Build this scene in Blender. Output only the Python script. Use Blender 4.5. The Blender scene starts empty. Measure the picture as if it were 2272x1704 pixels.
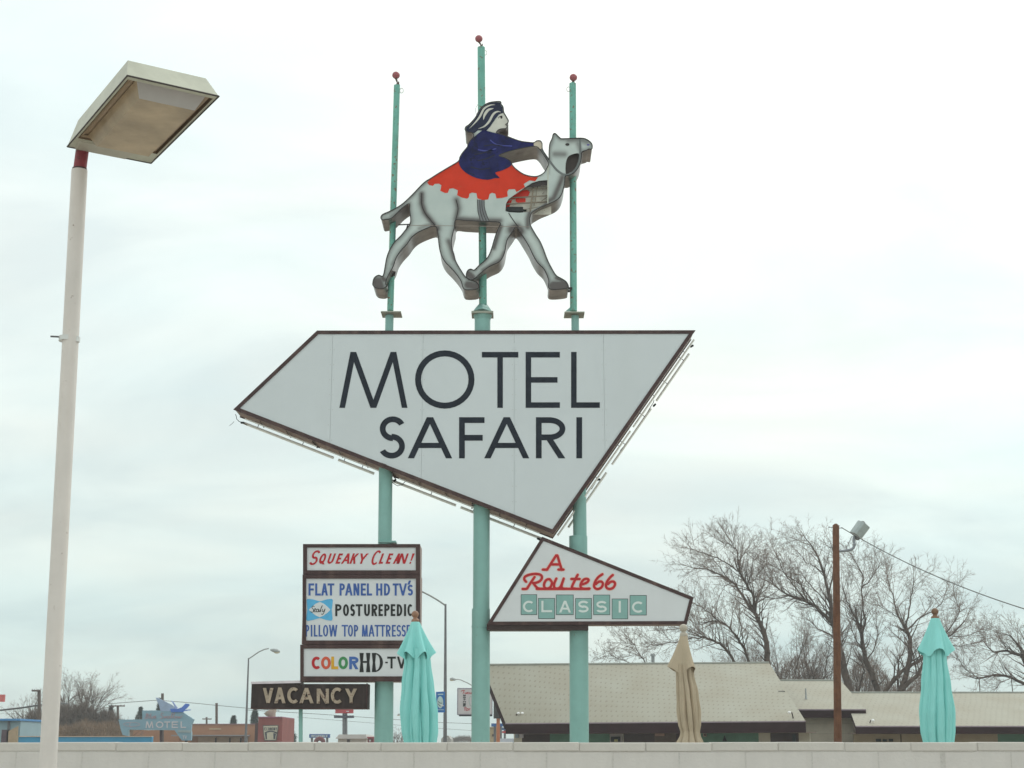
import bpy, math, random
import numpy as np
from mathutils import Vector, Matrix
from mathutils.geometry import delaunay_2d_cdt

random.seed(7)
rng = np.random.default_rng(11)
scene = bpy.context.scene
COL = scene.collection

# ------------------------------------------------------------------ camera, sky, sun
CAM_H = 1.65
HAZE_D = 0.0009
F = 3389.5                      # focal length in pixels of the 2272 x 1704 photograph
PITCH = math.atan((1660 - 852) / F)
cam_data = bpy.data.cameras.new('camera')
cam_data.sensor_width = 36.0
cam_data.lens = 36.0 * F / 2272
cam_data.clip_start = 0.1
cam_data.clip_end = 5000
cam = bpy.data.objects.new('camera', cam_data)
COL.objects.link(cam)
cam.location = (0, 0, CAM_H)
cam.rotation_euler = (math.pi / 2 + PITCH, 0, 0)
scene.camera = cam

SUN_EL, SUN_AZ = math.radians(48), math.radians(38)     # azimuth from +Y towards +X
world = bpy.data.worlds.new('World')
scene.world = world
world.use_nodes = True
nt = world.node_tree
nt.nodes.clear()
def wn(t, **k):
    n = nt.nodes.new(t)
    for a, b in k.items(): setattr(n, a, b)
    return n
out = wn('ShaderNodeOutputWorld')
bg_sky = wn('ShaderNodeBackground'); bg_cloud = wn('ShaderNodeBackground'); mixs = wn('ShaderNodeMixShader')
sky = wn('ShaderNodeTexSky', sky_type='NISHITA', sun_disc=False)
sky.sun_elevation = SUN_EL; sky.sun_rotation = SUN_AZ
bg_sky.inputs['Strength'].default_value = 0.1
nt.links.new(sky.outputs[0], bg_sky.inputs['Color'])
tc = wn('ShaderNodeTexCoord')
sep = wn('ShaderNodeSeparateXYZ'); nt.links.new(tc.outputs['Generated'], sep.inputs[0])
# cloud layer: project the direction on a flat deck, so streaks run along it
def wmath(op, a, b=None, c=None):
    n = wn('ShaderNodeMath', operation=op)
    for i, v in enumerate((a, b, c)):
        if v is None: continue
        if isinstance(v, (int, float)): n.inputs[i].default_value = v
        else: nt.links.new(v, n.inputs[i])
    return n.outputs[0]
zz = wmath('MAXIMUM', sep.outputs['Z'], 0.0)
den = wmath('ADD', zz, 0.30)
cx = wmath('DIVIDE', sep.outputs['X'], den); cy = wmath('DIVIDE', sep.outputs['Y'], den)
comb = wn('ShaderNodeCombineXYZ'); nt.links.new(cx, comb.inputs[0]); nt.links.new(cy, comb.inputs[1])
mp = wn('ShaderNodeMapping'); mp.inputs['Rotation'].default_value = (0, 0, 0.5); mp.inputs['Scale'].default_value = (0.85, 1.35, 1)
nt.links.new(comb.outputs[0], mp.inputs['Vector'])
nz = wn('ShaderNodeTexNoise'); nz.inputs['Scale'].default_value = 2.6; nz.inputs['Detail'].default_value = 7; nz.inputs['Roughness'].default_value = 0.5
nz.inputs['Distortion'].default_value = 0.5
nt.links.new(mp.outputs[0], nz.inputs['Vector'])
ramp = wn('ShaderNodeValToRGB')
ramp.color_ramp.elements[0].position = 0.36; ramp.color_ramp.elements[0].color = (0.90, 0.92, 0.935, 1)
ramp.color_ramp.elements[1].position = 0.64; ramp.color_ramp.elements[1].color = (1.09, 1.085, 1.075, 1)
nt.links.new(nz.outputs['Fac'], ramp.inputs[0])
# brightness grows with height, and towards the veiled sun
hr = wn('ShaderNodeValToRGB')
hr.color_ramp.elements[0].position = 0.0; hr.color_ramp.elements[0].color = (0.69, 0.82, 0.785, 1)
hr.color_ramp.elements[1].position = 0.5; hr.color_ramp.elements[1].color = (1.06, 1.12, 1.09, 1)
e = hr.color_ramp.elements.new(0.16); e.color = (0.86, 0.95, 0.915, 1)
e = hr.color_ramp.elements.new(0.30); e.color = (0.95, 1.02, 0.99, 1)
nt.links.new(zz, hr.inputs[0])
sd = Vector((math.sin(SUN_AZ) * math.cos(SUN_EL), math.cos(SUN_AZ) * math.cos(SUN_EL), math.sin(SUN_EL)))
dt = wn('ShaderNodeVectorMath', operation='DOT_PRODUCT'); dt.inputs[1].default_value = sd
nt.links.new(tc.outputs['Generated'], dt.inputs[0])
glow = wmath('MULTIPLY', wmath('POWER', wmath('MAXIMUM', dt.outputs['Value'], 0.0), 7.0), 0.65)
glow1 = wmath('ADD', glow, 0.97)
nz2 = wn('ShaderNodeTexNoise'); nz2.inputs['Scale'].default_value = 1.6; nz2.inputs['Detail'].default_value = 3; nt.links.new(mp.outputs[0], nz2.inputs['Vector'])
hue = wn('ShaderNodeValToRGB'); hue.color_ramp.elements[0].position = .38; hue.color_ramp.elements[0].color = (.955, 1.0, 1.01, 1); hue.color_ramp.elements[1].position = .62; hue.color_ramp.elements[1].color = (1.045, 1.01, .985, 1)
nt.links.new(nz2.outputs['Fac'], hue.inputs[0]); hm = wn('ShaderNodeVectorMath', operation='MULTIPLY'); nt.links.new(hr.outputs[0], hm.inputs[0]); nt.links.new(hue.outputs[0], hm.inputs[1])
m1 = wn('ShaderNodeVectorMath', operation='MULTIPLY'); nt.links.new(ramp.outputs[0], m1.inputs[0]); nt.links.new(hm.outputs[0], m1.inputs[1])
m2 = wn('ShaderNodeVectorMath', operation='SCALE'); nt.links.new(m1.outputs[0], m2.inputs[0]); nt.links.new(glow1, m2.inputs['Scale'])
nt.links.new(m2.outputs[0], bg_cloud.inputs['Color']); bg_cloud.inputs['Strength'].default_value = 1.0
mixs.inputs[0].default_value = 0.97
nt.links.new(bg_sky.outputs[0], mixs.inputs[1]); nt.links.new(bg_cloud.outputs[0], mixs.inputs[2])
nt.links.new(mixs.outputs[0], out.inputs[0])

sl = bpy.data.lights.new('sun', 'SUN'); sl.energy = 0.9; sl.angle = math.radians(22); sl.color = (1.0, 0.96, 0.88)
so = bpy.data.objects.new('sun', sl); COL.objects.link(so)
so.rotation_euler = (-sd).to_track_quat('-Z', 'Y').to_euler()
scene.view_settings.view_transform = 'Standard'; scene.view_settings.look = 'None'
scene.view_settings.exposure = 0.0; scene.view_settings.gamma = 1.0; scene.view_settings.use_curve_mapping = False
scene.cycles.max_bounces = 6

# ------------------------------------------------------------------ measuring
CP, SP = math.cos(PITCH), math.sin(PITCH)
def at(x, y, Y):
    """the point that stands at depth Y on the line of sight measured at (x, y) in the photograph"""
    xc = (x - 1136) / F; yc = (852 - y) / F
    d = Vector((xc, CP - yc * SP, SP + yc * CP))
    return Vector((0, 0, CAM_H)) + d * (Y / d.y)
def mpp(x, y, Y):
    yc = (852 - y) / F
    return Y / (CP - yc * SP) / F
def A2(p): return (800 + p[0] / 3.687, 50 + p[1] / 3.687)
def B2(p): return (800 + p[0] / 3.687, 350 + p[1] / 3.687)

# ------------------------------------------------------------------ materials
MATS = {}
def mat(name, col, rough=0.6, metal=0.0, var=0.12, vscale=3.0, bump=0.0, bscale=40.0, spots=None, spec=0.3, streak=None):
    if name in MATS: return MATS[name]
    m = bpy.data.materials.new(name); m.use_nodes = True; MATS[name] = m
    t = m.node_tree; b = t.nodes['Principled BSDF']
    b.inputs['Roughness'].default_value = rough; b.inputs['Metallic'].default_value = metal
    b.inputs['Specular IOR Level'].default_value = spec
    tc = t.nodes.new('ShaderNodeTexCoord'); src = tc.outputs['Object']
    n = t.nodes.new('ShaderNodeTexNoise'); n.inputs['Scale'].default_value = vscale; n.inputs['Detail'].default_value = 6; n.inputs['Roughness'].default_value = 0.6
    t.links.new(src, n.inputs['Vector'])
    r = t.nodes.new('ShaderNodeValToRGB')
    r.color_ramp.elements[0].position = 0.3; r.color_ramp.elements[1].position = 0.7
    r.color_ramp.elements[0].color = tuple(c * (1 - var) for c in col) + (1,)
    r.color_ramp.elements[1].color = tuple(min(1, c * (1 + var)) for c in col) + (1,)
    t.links.new(n.outputs['Fac'], r.inputs[0]); cout = r.outputs[0]
    if streak:      # vertical dirt streaks (colour, amount, scale)
        mpn = t.nodes.new('ShaderNodeMapping'); mpn.inputs['Scale'].default_value = (1, 1, 0.08)
        t.links.new(src, mpn.inputs['Vector'])
        ns = t.nodes.new('ShaderNodeTexNoise'); ns.inputs['Scale'].default_value = streak[2]; ns.inputs['Detail'].default_value = 5
        t.links.new(mpn.outputs[0], ns.inputs['Vector'])
        rs = t.nodes.new('ShaderNodeValToRGB'); rs.color_ramp.elements[0].position = 0.5; rs.color_ramp.elements[1].position = 0.75
        t.links.new(ns.outputs['Fac'], rs.inputs[0])
        mm = t.nodes.new('ShaderNodeMath'); mm.operation = 'MULTIPLY'; mm.inputs[1].default_value = streak[1]; t.links.new(rs.outputs[0], mm.inputs[0])
        mx = t.nodes.new('ShaderNodeMix'); mx.data_type = 'RGBA'
        t.links.new(mm.outputs[0], mx.inputs['Factor']); t.links.new(cout, mx.inputs['A']); mx.inputs['B'].default_value = streak[0] + (1,)
        cout = mx.outputs['Result']
    if spots:       # rust or chips (colour, threshold, scale)
        n2 = t.nodes.new('ShaderNodeTexNoise'); n2.inputs['Scale'].default_value = spots[2]; n2.inputs['Detail'].default_value = 8; n2.inputs['Roughness'].default_value = 0.7
        t.links.new(src, n2.inputs['Vector'])
        r2 = t.nodes.new('ShaderNodeValToRGB'); r2.color_ramp.elements[0].position = spots[1]; r2.color_ramp.elements[1].position = min(1, spots[1] + 0.03)
        t.links.new(n2.outputs['Fac'], r2.inputs[0])
        mx = t.nodes.new('ShaderNodeMix'); mx.data_type = 'RGBA'
        t.links.new(r2.outputs[0], mx.inputs['Factor']); t.links.new(cout, mx.inputs['A']); mx.inputs['B'].default_value = spots[0] + (1,)
        cout = mx.outputs['Result']
    t.links.new(cout, b.inputs['Base Color'])
    if bump:
        nb = t.nodes.new('ShaderNodeTexNoise'); nb.inputs['Scale'].default_value = bscale; nb.inputs['Detail'].default_value = 6
        t.links.new(src, nb.inputs['Vector'])
        bp = t.nodes.new('ShaderNodeBump'); bp.inputs['Strength'].default_value = bump; bp.inputs['Distance'].default_value = 0.02
        t.links.new(nb.outputs['Fac'], bp.inputs['Height']); t.links.new(bp.outputs[0], b.inputs['Normal'])
    return m

RUST = (0.20, 0.085, 0.04)
TEAL = mat('teal_paint', (0.245, 0.455, 0.42), 0.45, 0, 0.10, 2.0, 0.1, 30, spots=((0.24, 0.21, 0.15), 0.665, 11), streak=((0.21, 0.38, 0.36), 0.5, 6))
TEAL_OLD = mat('weathered_teal_paint', (0.165, 0.43, 0.36), 0.6, 0, 0.16, 3.0, 0.2, 40, spots=(RUST, 0.575, 15), streak=((0.30, 0.30, 0.22), 0.55, 9))
BROWN = mat('brown_sign_metal', (0.058, 0.030, 0.029), 0.5, 0.0, 0.2, 4.0, 0.1, 20, streak=((0.16, 0.10, 0.08), 0.5, 5))
BROWN_SIDE = mat('brown_cabinet_metal', (0.26, 0.165, 0.13), 0.42, 0.15, 0.3, 5.0, 0.2, 14, streak=((0.05, 0.03, 0.025), 0.7, 6))
FACE = mat('white_sign_face', (0.615, 0.66, 0.685), 0.35, 0, 0.03, 0.7, streak=((0.565, 0.605, 0.62), 0.3, 1.0))
FACE2 = mat('white_panel_plastic', (0.66, 0.685, 0.705), 0.25, 0, 0.03, 1.5, streak=((0.61, 0.625, 0.64), 0.4, 3))
CHAR = mat('charcoal_letter_paint', (0.020, 0.025, 0.036), 0.6, 0, 0.25, 5, spec=.12)
BLACK = mat('black_letter_paint', (0.018, 0.020, 0.020), 0.5, 0, 0.2, 5)
RED = mat('red_letter_paint', (0.47, 0.017, 0.024), 0.5, 0, 0.15, 9)
REDHALO = mat('pale_red_letter_edge', (0.80, 0.42, 0.34), 0.5, 0, 0.08, 9)
BLUE = mat('blue_letter_paint', (0.052, 0.115, 0.36), 0.5, 0, 0.18, 9)
SKYB = mat('light_blue_emblem_paint', (0.10, 0.43, 0.72), 0.5, 0, 0.08, 9)
ORANGE_R = mat('orange_red_letter_paint', (0.62, 0.10, 0.05), 0.5, 0, 0.1, 9)
YEL = mat('amber_letter_paint', (0.66, 0.36, 0.03), 0.5, 0, 0.1, 9)
GRN = mat('green_letter_paint', (0.06, 0.26, 0.10), 0.5, 0, 0.1, 9)
BLU2 = mat('royal_blue_letter_paint', (0.06, 0.14, 0.40), 0.5, 0, 0.1, 9)
TILE = mat('sea_green_tile_paint', (0.235, 0.42, 0.395), 0.5, 0, 0.06, 6)
WLET = mat('pale_letter_paint', (0.66, 0.73, 0.71), 0.5, 0, 0.03, 6)
CREAM = mat('weathered_cream_metal', (0.39, 0.315, 0.24), 0.55, 0, 0.25, 9, spots=((0.12, 0.065, 0.05), 0.575, 18))
DARK = mat('dark_vacancy_metal', (0.038, 0.026, 0.024), 0.55, 0, 0.35, 4, streak=((0.085, 0.062, 0.058), 0.6, 6))
PALE_LIP = mat('pale_metal_lip', (0.68, 0.62, 0.66), 0.4, 0.1)
WHITE = mat('white_glass_tube', (0.86, 0.87, 0.83), 0.15, 0, 0.03)
GALV = mat('galvanised_metal', (0.36, 0.38, 0.38), 0.45, 0.4, 0.15, 6, 0.1)
DGALV = mat('dark_galvanised_metal', (0.17, 0.17, 0.18), 0.5, 0.3, 0.2, 3)
LAMP = mat('aged_lamp_housing', (0.46, 0.46, 0.37), 0.42, 0, 0.10, 5, 0.08, 12, streak=((0.32, 0.31, 0.24), 0.5, 7))
LENS = mat('yellowed_lamp_lens', (0.42, 0.325, 0.215), 0.22, 0, 0.28, 3.5, 0.06, 8)
LENSF = mat('lit_lens_end', (0.48, 0.46, 0.45), 0.25, 0, 0.05, 6)  # end face of the lens, its reflected light put into this paler colour
REDP = mat('dull_red_primer', (0.25, 0.05, 0.06), 0.55, 0, 0.2, 9, spots=((0.10, 0.05, 0.05), 0.62, 14))
POLEW = mat('chipped_white_pole_paint', (0.68, 0.635, 0.60), 0.5, 0, 0.05, 4, 0.1, 40, spots=((0.22, 0.14, 0.10), 0.655, 34), streak=((0.68, 0.58, 0.50), 0.35, 12))
BLOCK = mat('painted_concrete_block', (0.635, 0.605, 0.575), 0.75, 0, 0.07, 2.2, 0.15, 60, spots=((0.44, 0.41, 0.38), 0.74, 11), streak=((0.53, 0.505, 0.48), 0.4, 7))
CAPM = mat('painted_concrete_cap', (0.59, 0.56, 0.52), 0.8, 0, 0.06, 7, 0.15, 60, spots=((0.30, 0.27, 0.24), 0.69, 14))
MORTAR = mat('pale_mortar', (0.585, 0.56, 0.53), 0.9, 0, 0.1, 9, 0.5, 80)
UMB = mat('aqua_canvas', (0.275, 0.665, 0.635), 0.8, 0, 0.04, 5, 0.08, 160, spec=0.2)
UMBT = mat('tan_canvas', (0.46, 0.38, 0.28), 0.9, 0, 0.08, 6, 0.1, 160, spec=0.15)
WOOD = mat('turned_wood', (0.20, 0.12, 0.075), 0.5, 0, 0.2, 14)
TANP = mat('tan_painted_finial', (0.46, 0.41, 0.34), 0.55)
FASC = mat('dark_brown_fascia', (0.034, 0.016, 0.017), 0.7, 0, 0.2, 1.5, 0.1, spec=.12)
DRIP = mat('mauve_drip_edge', (0.30, 0.24, 0.28), 0.5, 0.1)
BWALL = mat('beige_block_wall', (0.47, 0.425, 0.345), 0.85, 0, 0.10, 3, 0.3, 25)
GREENW = mat('sea_green_wall', (0.10, 0.205, 0.145), 0.8, 0, 0.1, 2)
DOORM = mat('dark_brown_door', (0.055, 0.030, 0.026), 0.5, 0, 0.2, 3)
GLASS = mat('window_glass', (0.20, 0.22, 0.24), 0.08, 0.3, 0.2, 2)
SOFFIT = mat('soffit_board', (0.22, 0.16, 0.13), 0.8)
POLEB = mat('creosoted_pole_wood', (0.14, 0.060, 0.030), 0.85, 0, 0.3, 5, 0.6, 40, streak=((0.22, 0.11, 0.06), 0.6, 22), spots=((0.08, 0.035, 0.02), 0.64, 9))
BARK = mat('grey_brown_bark', (0.095, 0.068, 0.052), 0.9, 0, 0.25, 2, 0.5, 12)
TWIG = mat('pale_bare_twigs', (0.215, 0.16, 0.13), 0.9, 0, 0.2, 0.8)
GRND = mat('dry_gravel_ground', (0.33, 0.29, 0.23), 0.95, 0, 0.2, 0.4, 0.5, 30)
DECK = mat('pool_deck_concrete', (0.44, 0.42, 0.38), 0.85, 0, 0.1, 1, 0.3, 30)
LOT = mat('pale_concrete_lot', (0.42, 0.39, 0.35), 0.9, 0, 0.12, 0.5, 0.3, 30)
ASPH = mat('asphalt', (0.055, 0.055, 0.057), 0.9, 0, 0.2, 0.5, 0.4, 30)

# ------------------------------------------------------------------ object helpers
ORG = {}
def tag(o, label=None, cat=None, group=None, kind=None):
    if label: o['label'] = label
    if cat: o['category'] = cat
    if group: o['group'] = group
    if kind: o['kind'] = kind
    return o
def thing(name, loc, label, cat, group=None):
    o = bpy.data.objects.new(name, None); COL.objects.link(o)
    o.location = Vector(loc); o.empty_display_size = 0.2; ORG[o.name] = Vector(loc)
    return tag(o, label, cat, group)
def mk(name, verts, faces, m, parent=None, smooth=False, origin=None):
    """one mesh object from world-space vertices"""
    if parent is not None: og = ORG[parent.name]
    else: og = Vector(origin) if origin is not None else Vector((0, 0, 0))
    me = bpy.data.meshes.new(name)
    v = np.array([tuple(p) for p in verts], dtype=float) - np.array(tuple(og))
    me.from_pydata(v.tolist(), [], faces)
    if isinstance(m, (list, tuple)):
        for q in m: me.materials.append(q)
    elif m is not None: me.materials.append(m)
    if smooth: me.polygons.foreach_set('use_smooth', [True] * len(me.polygons))
    me.update()
    o = bpy.data.objects.new(name, me); COL.objects.link(o)
    if parent is not None: o.parent = parent
    else: o.location = og
    ORG[o.name] = og
    return o
class MB:
    def __init__(s): s.v = []; s.f = []; s.sm = []; s.g = []
    def add(s, v, f, smooth=False):
        n = len(s.v); s.v += [tuple(p) for p in v]; s.f += [tuple(i + n for i in q) for q in f]; s.sm += [smooth] * len(f); return s
    def mark(s): s.g.append((len(s.v), len(s.f)))
    def split(s, name, m, parent=None):
        res = []; g = s.g + [(len(s.v), len(s.f))]
        for (v0, f0), (v1, f1) in zip(g[:-1], g[1:]):
            o = mk(name, s.v[v0:v1], [tuple(i - v0 for i in q) for q in s.f[f0:f1]], m, parent)
            o.data.polygons.foreach_set('use_smooth', s.sm[f0:f1]); res.append(o)
        return res
    def box(s, c, size, rot=None, taper=None):
        s.mark(); hx, hy, hz = [q / 2 for q in size]
        pts = [Vector((x, y, z)) for z in (-hz, hz) for y in (-hy, hy) for x in (-hx, hx)]
        if taper: pts = [Vector((p.x * (taper if p.z > 0 else 1), p.y * (taper if p.z > 0 else 1), p.z)) for p in pts]
        if rot is not None: pts = [rot @ p for p in pts]
        c = Vector(c)
        return s.add([p + c for p in pts], [(0, 2, 3, 1), (4, 5, 7, 6), (0, 1, 5, 4), (2, 6, 7, 3), (0, 4, 6, 2), (1, 3, 7, 5)])
    def hexa(s, b, t):
        """box from four bottom and four top points, both counter-clockwise from above"""
        s.mark(); return s.add(list(b) + list(t), [(3, 2, 1, 0), (4, 5, 6, 7)] + [(i, (i + 1) % 4, 4 + (i + 1) % 4, 4 + i) for i in range(4)])
    def tube(s, pts, rad, n=12, cap=True, smooth=True):
        s.mark(); pts = [Vector(p) for p in pts]
        if isinstance(rad, (int, float)): rad = [rad] * len(pts)
        T = []
        for i in range(len(pts)):
            a = pts[max(0, i - 1)]; b = pts[min(len(pts) - 1, i + 1)]
            T.append((b - a).normalized())
        ref = Vector((0, 0, 1)) if abs(T[0].z) < 0.9 else Vector((1, 0, 0))
        U = T[0].cross(ref).normalized(); vs = []; fs = []
        for i, p in enumerate(pts):
            U = (U - T[i] * U.dot(T[i])).normalized(); V = T[i].cross(U)
            for k in range(n):
                a = 2 * math.pi * k / n
                vs.append(p + (U * math.cos(a) + V * math.sin(a)) * rad[i])
        for i in range(len(pts) - 1):
            for k in range(n):
                fs.append((i * n + k, i * n + (k + 1) % n, (i + 1) * n + (k + 1) % n, (i + 1) * n + k))
        s.add(vs, fs, smooth)
        if cap:
            m0 = len(pts) - 1
            s.add(vs[:n], [tuple(range(n))[::-1]]); s.add(vs[m0 * n:], [tuple(range(n))])
        return s
    def ball(s, c, r, nu=16, nv=10, sc=(1, 1, 1)):
        s.mark(); vs = [Vector((0, 0, -1))]; fs = []
        for j in range(1, nv):
            ph = -math.pi / 2 + math.pi * j / nv
            for i in range(nu):
                a = 2 * math.pi * i / nu
                vs.append(Vector((math.cos(a) * math.cos(ph), math.sin(a) * math.cos(ph), math.sin(ph))))
        vs.append(Vector((0, 0, 1)))
        for i in range(nu): fs.append((0, 1 + (i + 1) % nu, 1 + i))
        for j in range(nv - 2):
            for i in range(nu):
                a = 1 + j * nu + i; b = 1 + j * nu + (i + 1) % nu
                fs.append((a, b, b + nu, a + nu))
        L = len(vs) - 1
        for i in range(nu): fs.append((L, L - nu + i, L - nu + (i + 1) % nu))
        c = Vector(c)
        return s.add([c + Vector((p.x * sc[0], p.y * sc[1], p.z * sc[2])) * r for p in vs], fs, True)
    def build(s, name, m, parent=None, origin=None):
        o = mk(name, s.v, s.f, m, parent, False, origin)
        o.data.polygons.foreach_set('use_smooth', s.sm); o.data.update()
        return o

def catmull(pts, n=4, closed=False):
    P = [Vector(p).to_2d() if len(p) > 2 else Vector(p) for p in pts]; N = len(P); res = []
    rngi = range(N) if closed else range(N - 1)
    for i in rngi:
        p0 = P[(i - 1) % N] if closed or i > 0 else P[0]
        p1 = P[i]; p2 = P[(i + 1) % N]
        p3 = P[(i + 2) % N] if closed or i + 2 < N else P[-1]
        for k in range(n):
            t = k / n
            res.append(0.5 * ((2 * p1) + (p2 - p0) * t + (2 * p0 - 5 * p1 + 4 * p2 - p3) * t * t + (3 * p1 - p0 - 3 * p2 + p3) * t ** 3))
    if not closed: res.append(P[-1].copy())
    return res
def clean(poly, eps=1e-4):
    r = []
    for p in poly:
        p = Vector((p[0], p[1]))
        if not r or (p - r[-1]).length > eps: r.append(p)
    if len(r) > 1 and (r[0] - r[-1]).length < eps: r.pop()
    return r
def area2(poly):
    return sum(poly[i][0] * poly[(i + 1) % len(poly)][1] - poly[(i + 1) % len(poly)][0] * poly[i][1] for i in range(len(poly))) / 2
def tri2d(polys, holes=(), extra=()):
    vs, fs = [], []
    for poly in list(polys) + list(holes):
        poly = clean(poly)
        if len(poly) < 3: continue
        if area2(poly) < 0: poly = poly[::-1]
        fs.append(list(range(len(vs), len(vs) + len(poly)))); vs += poly
    nh = len(fs) - len(holes)
    vs += [Vector(p) for p in extra]
    v, e, f, ov, oe, of = delaunay_2d_cdt(vs, [], fs, 0, 1e-5, True)
    va = np.array([(p.x, p.y) for p in v]); fa = np.array([tuple(q)[:3] for q in f]); cen = va[fa].mean(axis=1)
    def inside(idx):
        poly = np.array([(vs[i][0], vs[i][1]) for i in fs[idx]]); r = np.zeros(len(cen), bool)
        lo, hi = poly.min(0), poly.max(0); sel = np.where(((cen >= lo) & (cen <= hi)).all(1))[0]
        if not len(sel): return r
        x, y = cen[sel, 0], cen[sel, 1]; c = np.zeros(len(sel), bool); m = len(poly)
        for i in range(m):
            x1, y1 = poly[i]; x2, y2 = poly[(i + 1) % m]
            if y1 == y2: continue
            c ^= ((y1 > y) != (y2 > y)) & (x < (x2 - x1) * (y - y1) / (y2 - y1) + x1)
        r[sel] = c; return r
    mask = np.zeros(len(cen), bool)
    for i in range(nh): mask |= inside(i)
    for i in range(nh, len(fs)): mask &= ~inside(i)
    keep = [tuple(f[i]) for i in np.where(mask)[0]]
    used = sorted({i for q in keep for i in q}); ren = {a: b for b, a in enumerate(used)}
    return [v[i] for i in used], [tuple(ren[i] for i in q) for q in keep]
def plate_geo(polys, Y, depth, holes=(), extra=()):
    v, f = tri2d(polys, holes, extra)
    n = len(v)
    V = [(p.x, Y, p.y) for p in v] + [(p.x, Y + depth, p.y) for p in v]
    Fc = [q for q in f] + [tuple(i + n for i in q[::-1]) for q in f]
    seen = {}
    for q in f:
        for i in range(len(q)): seen[(q[i], q[(i + 1) % len(q)])] = 1
    for (a, b) in seen:
        if (b, a) not in seen: Fc.append((a, a + n, b + n, b))
    return V, Fc
def plate(name, polys, Y, depth, m, parent=None, holes=(), origin=None):
    V, Fc = plate_geo(polys, Y, depth, holes)
    return mk(name, V, Fc, m, parent, False, origin)
def plates(name, polys, *a, **k):
    return [plate(name, [p], *a, **k) for p in polys]
def wx(pts, Y, fn=None):
    """photo-pixel outline -> (x, z) on the vertical plane at depth Y"""
    r = []
    for p in pts:
        q = fn(p) if fn else p
        w = at(q[0], q[1], Y); r.append(Vector((w.x, w.z)))
    return r
def ribbon(pts, w, ends=0.0, rnd=False):
    """list of polygons covering a line of width w (number or one per point)"""
    P = [Vector((p[0], p[1])) for p in pts]; n = len(P)
    W = [w] * n if isinstance(w, (int, float)) else list(w)
    if ends:
        P[0] = P[0] + (P[0] - P[1]).normalized() * ends; P[-1] = P[-1] + (P[-1] - P[-2]).normalized() * ends
    N = []
    for i in range(n):
        a = P[max(0, i - 1)]; b = P[min(n - 1, i + 1)]; d = (b - a).normalized(); N.append(Vector((-d.y, d.x)))
    out = []
    for i in range(n - 1):
        qa, qb, qc, qd = P[i] + N[i] * W[i] / 2, P[i] - N[i] * W[i] / 2, P[i + 1] - N[i + 1] * W[i + 1] / 2, P[i + 1] + N[i + 1] * W[i + 1] / 2
        out.append([qa, qb, qc]); out.append([qa, qc, qd])
    if rnd:
        for i in (0, n - 1):
            out.append([P[i] + Vector((math.cos(a * math.pi / 4), math.sin(a * math.pi / 4))) * W[i] / 2 for a in range(8)])
    return out
def inset(poly, d):
    """inset of a convex polygon"""
    poly = [Vector(p) for p in poly]
    if area2(poly) < 0: poly = poly[::-1]
    n = len(poly); res = []
    for i in range(n):
        a, b, c = poly[i - 1], poly[i], poly[(i + 1) % n]
        e1 = (b - a).normalized(); e2 = (c - b).normalized()
        n1 = Vector((-e1.y, e1.x)); n2 = Vector((-e2.y, e2.x))
        k = (n1 + n2) / (1 + n1.dot(n2)); res.append(b + k * d)
    return res
def clip_half(poly, x, keep_right):
    r = []; n = len(poly)
    ins = lambda p: (p.x >= x) == keep_right
    for i in range(n):
        a, b = poly[i], poly[(i + 1) % n]
        if ins(a): r.append(a)
        if ins(a) != ins(b):
            t = (x - a.x) / (b.x - a.x); r.append(a + (b - a) * t)
    return r

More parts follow.
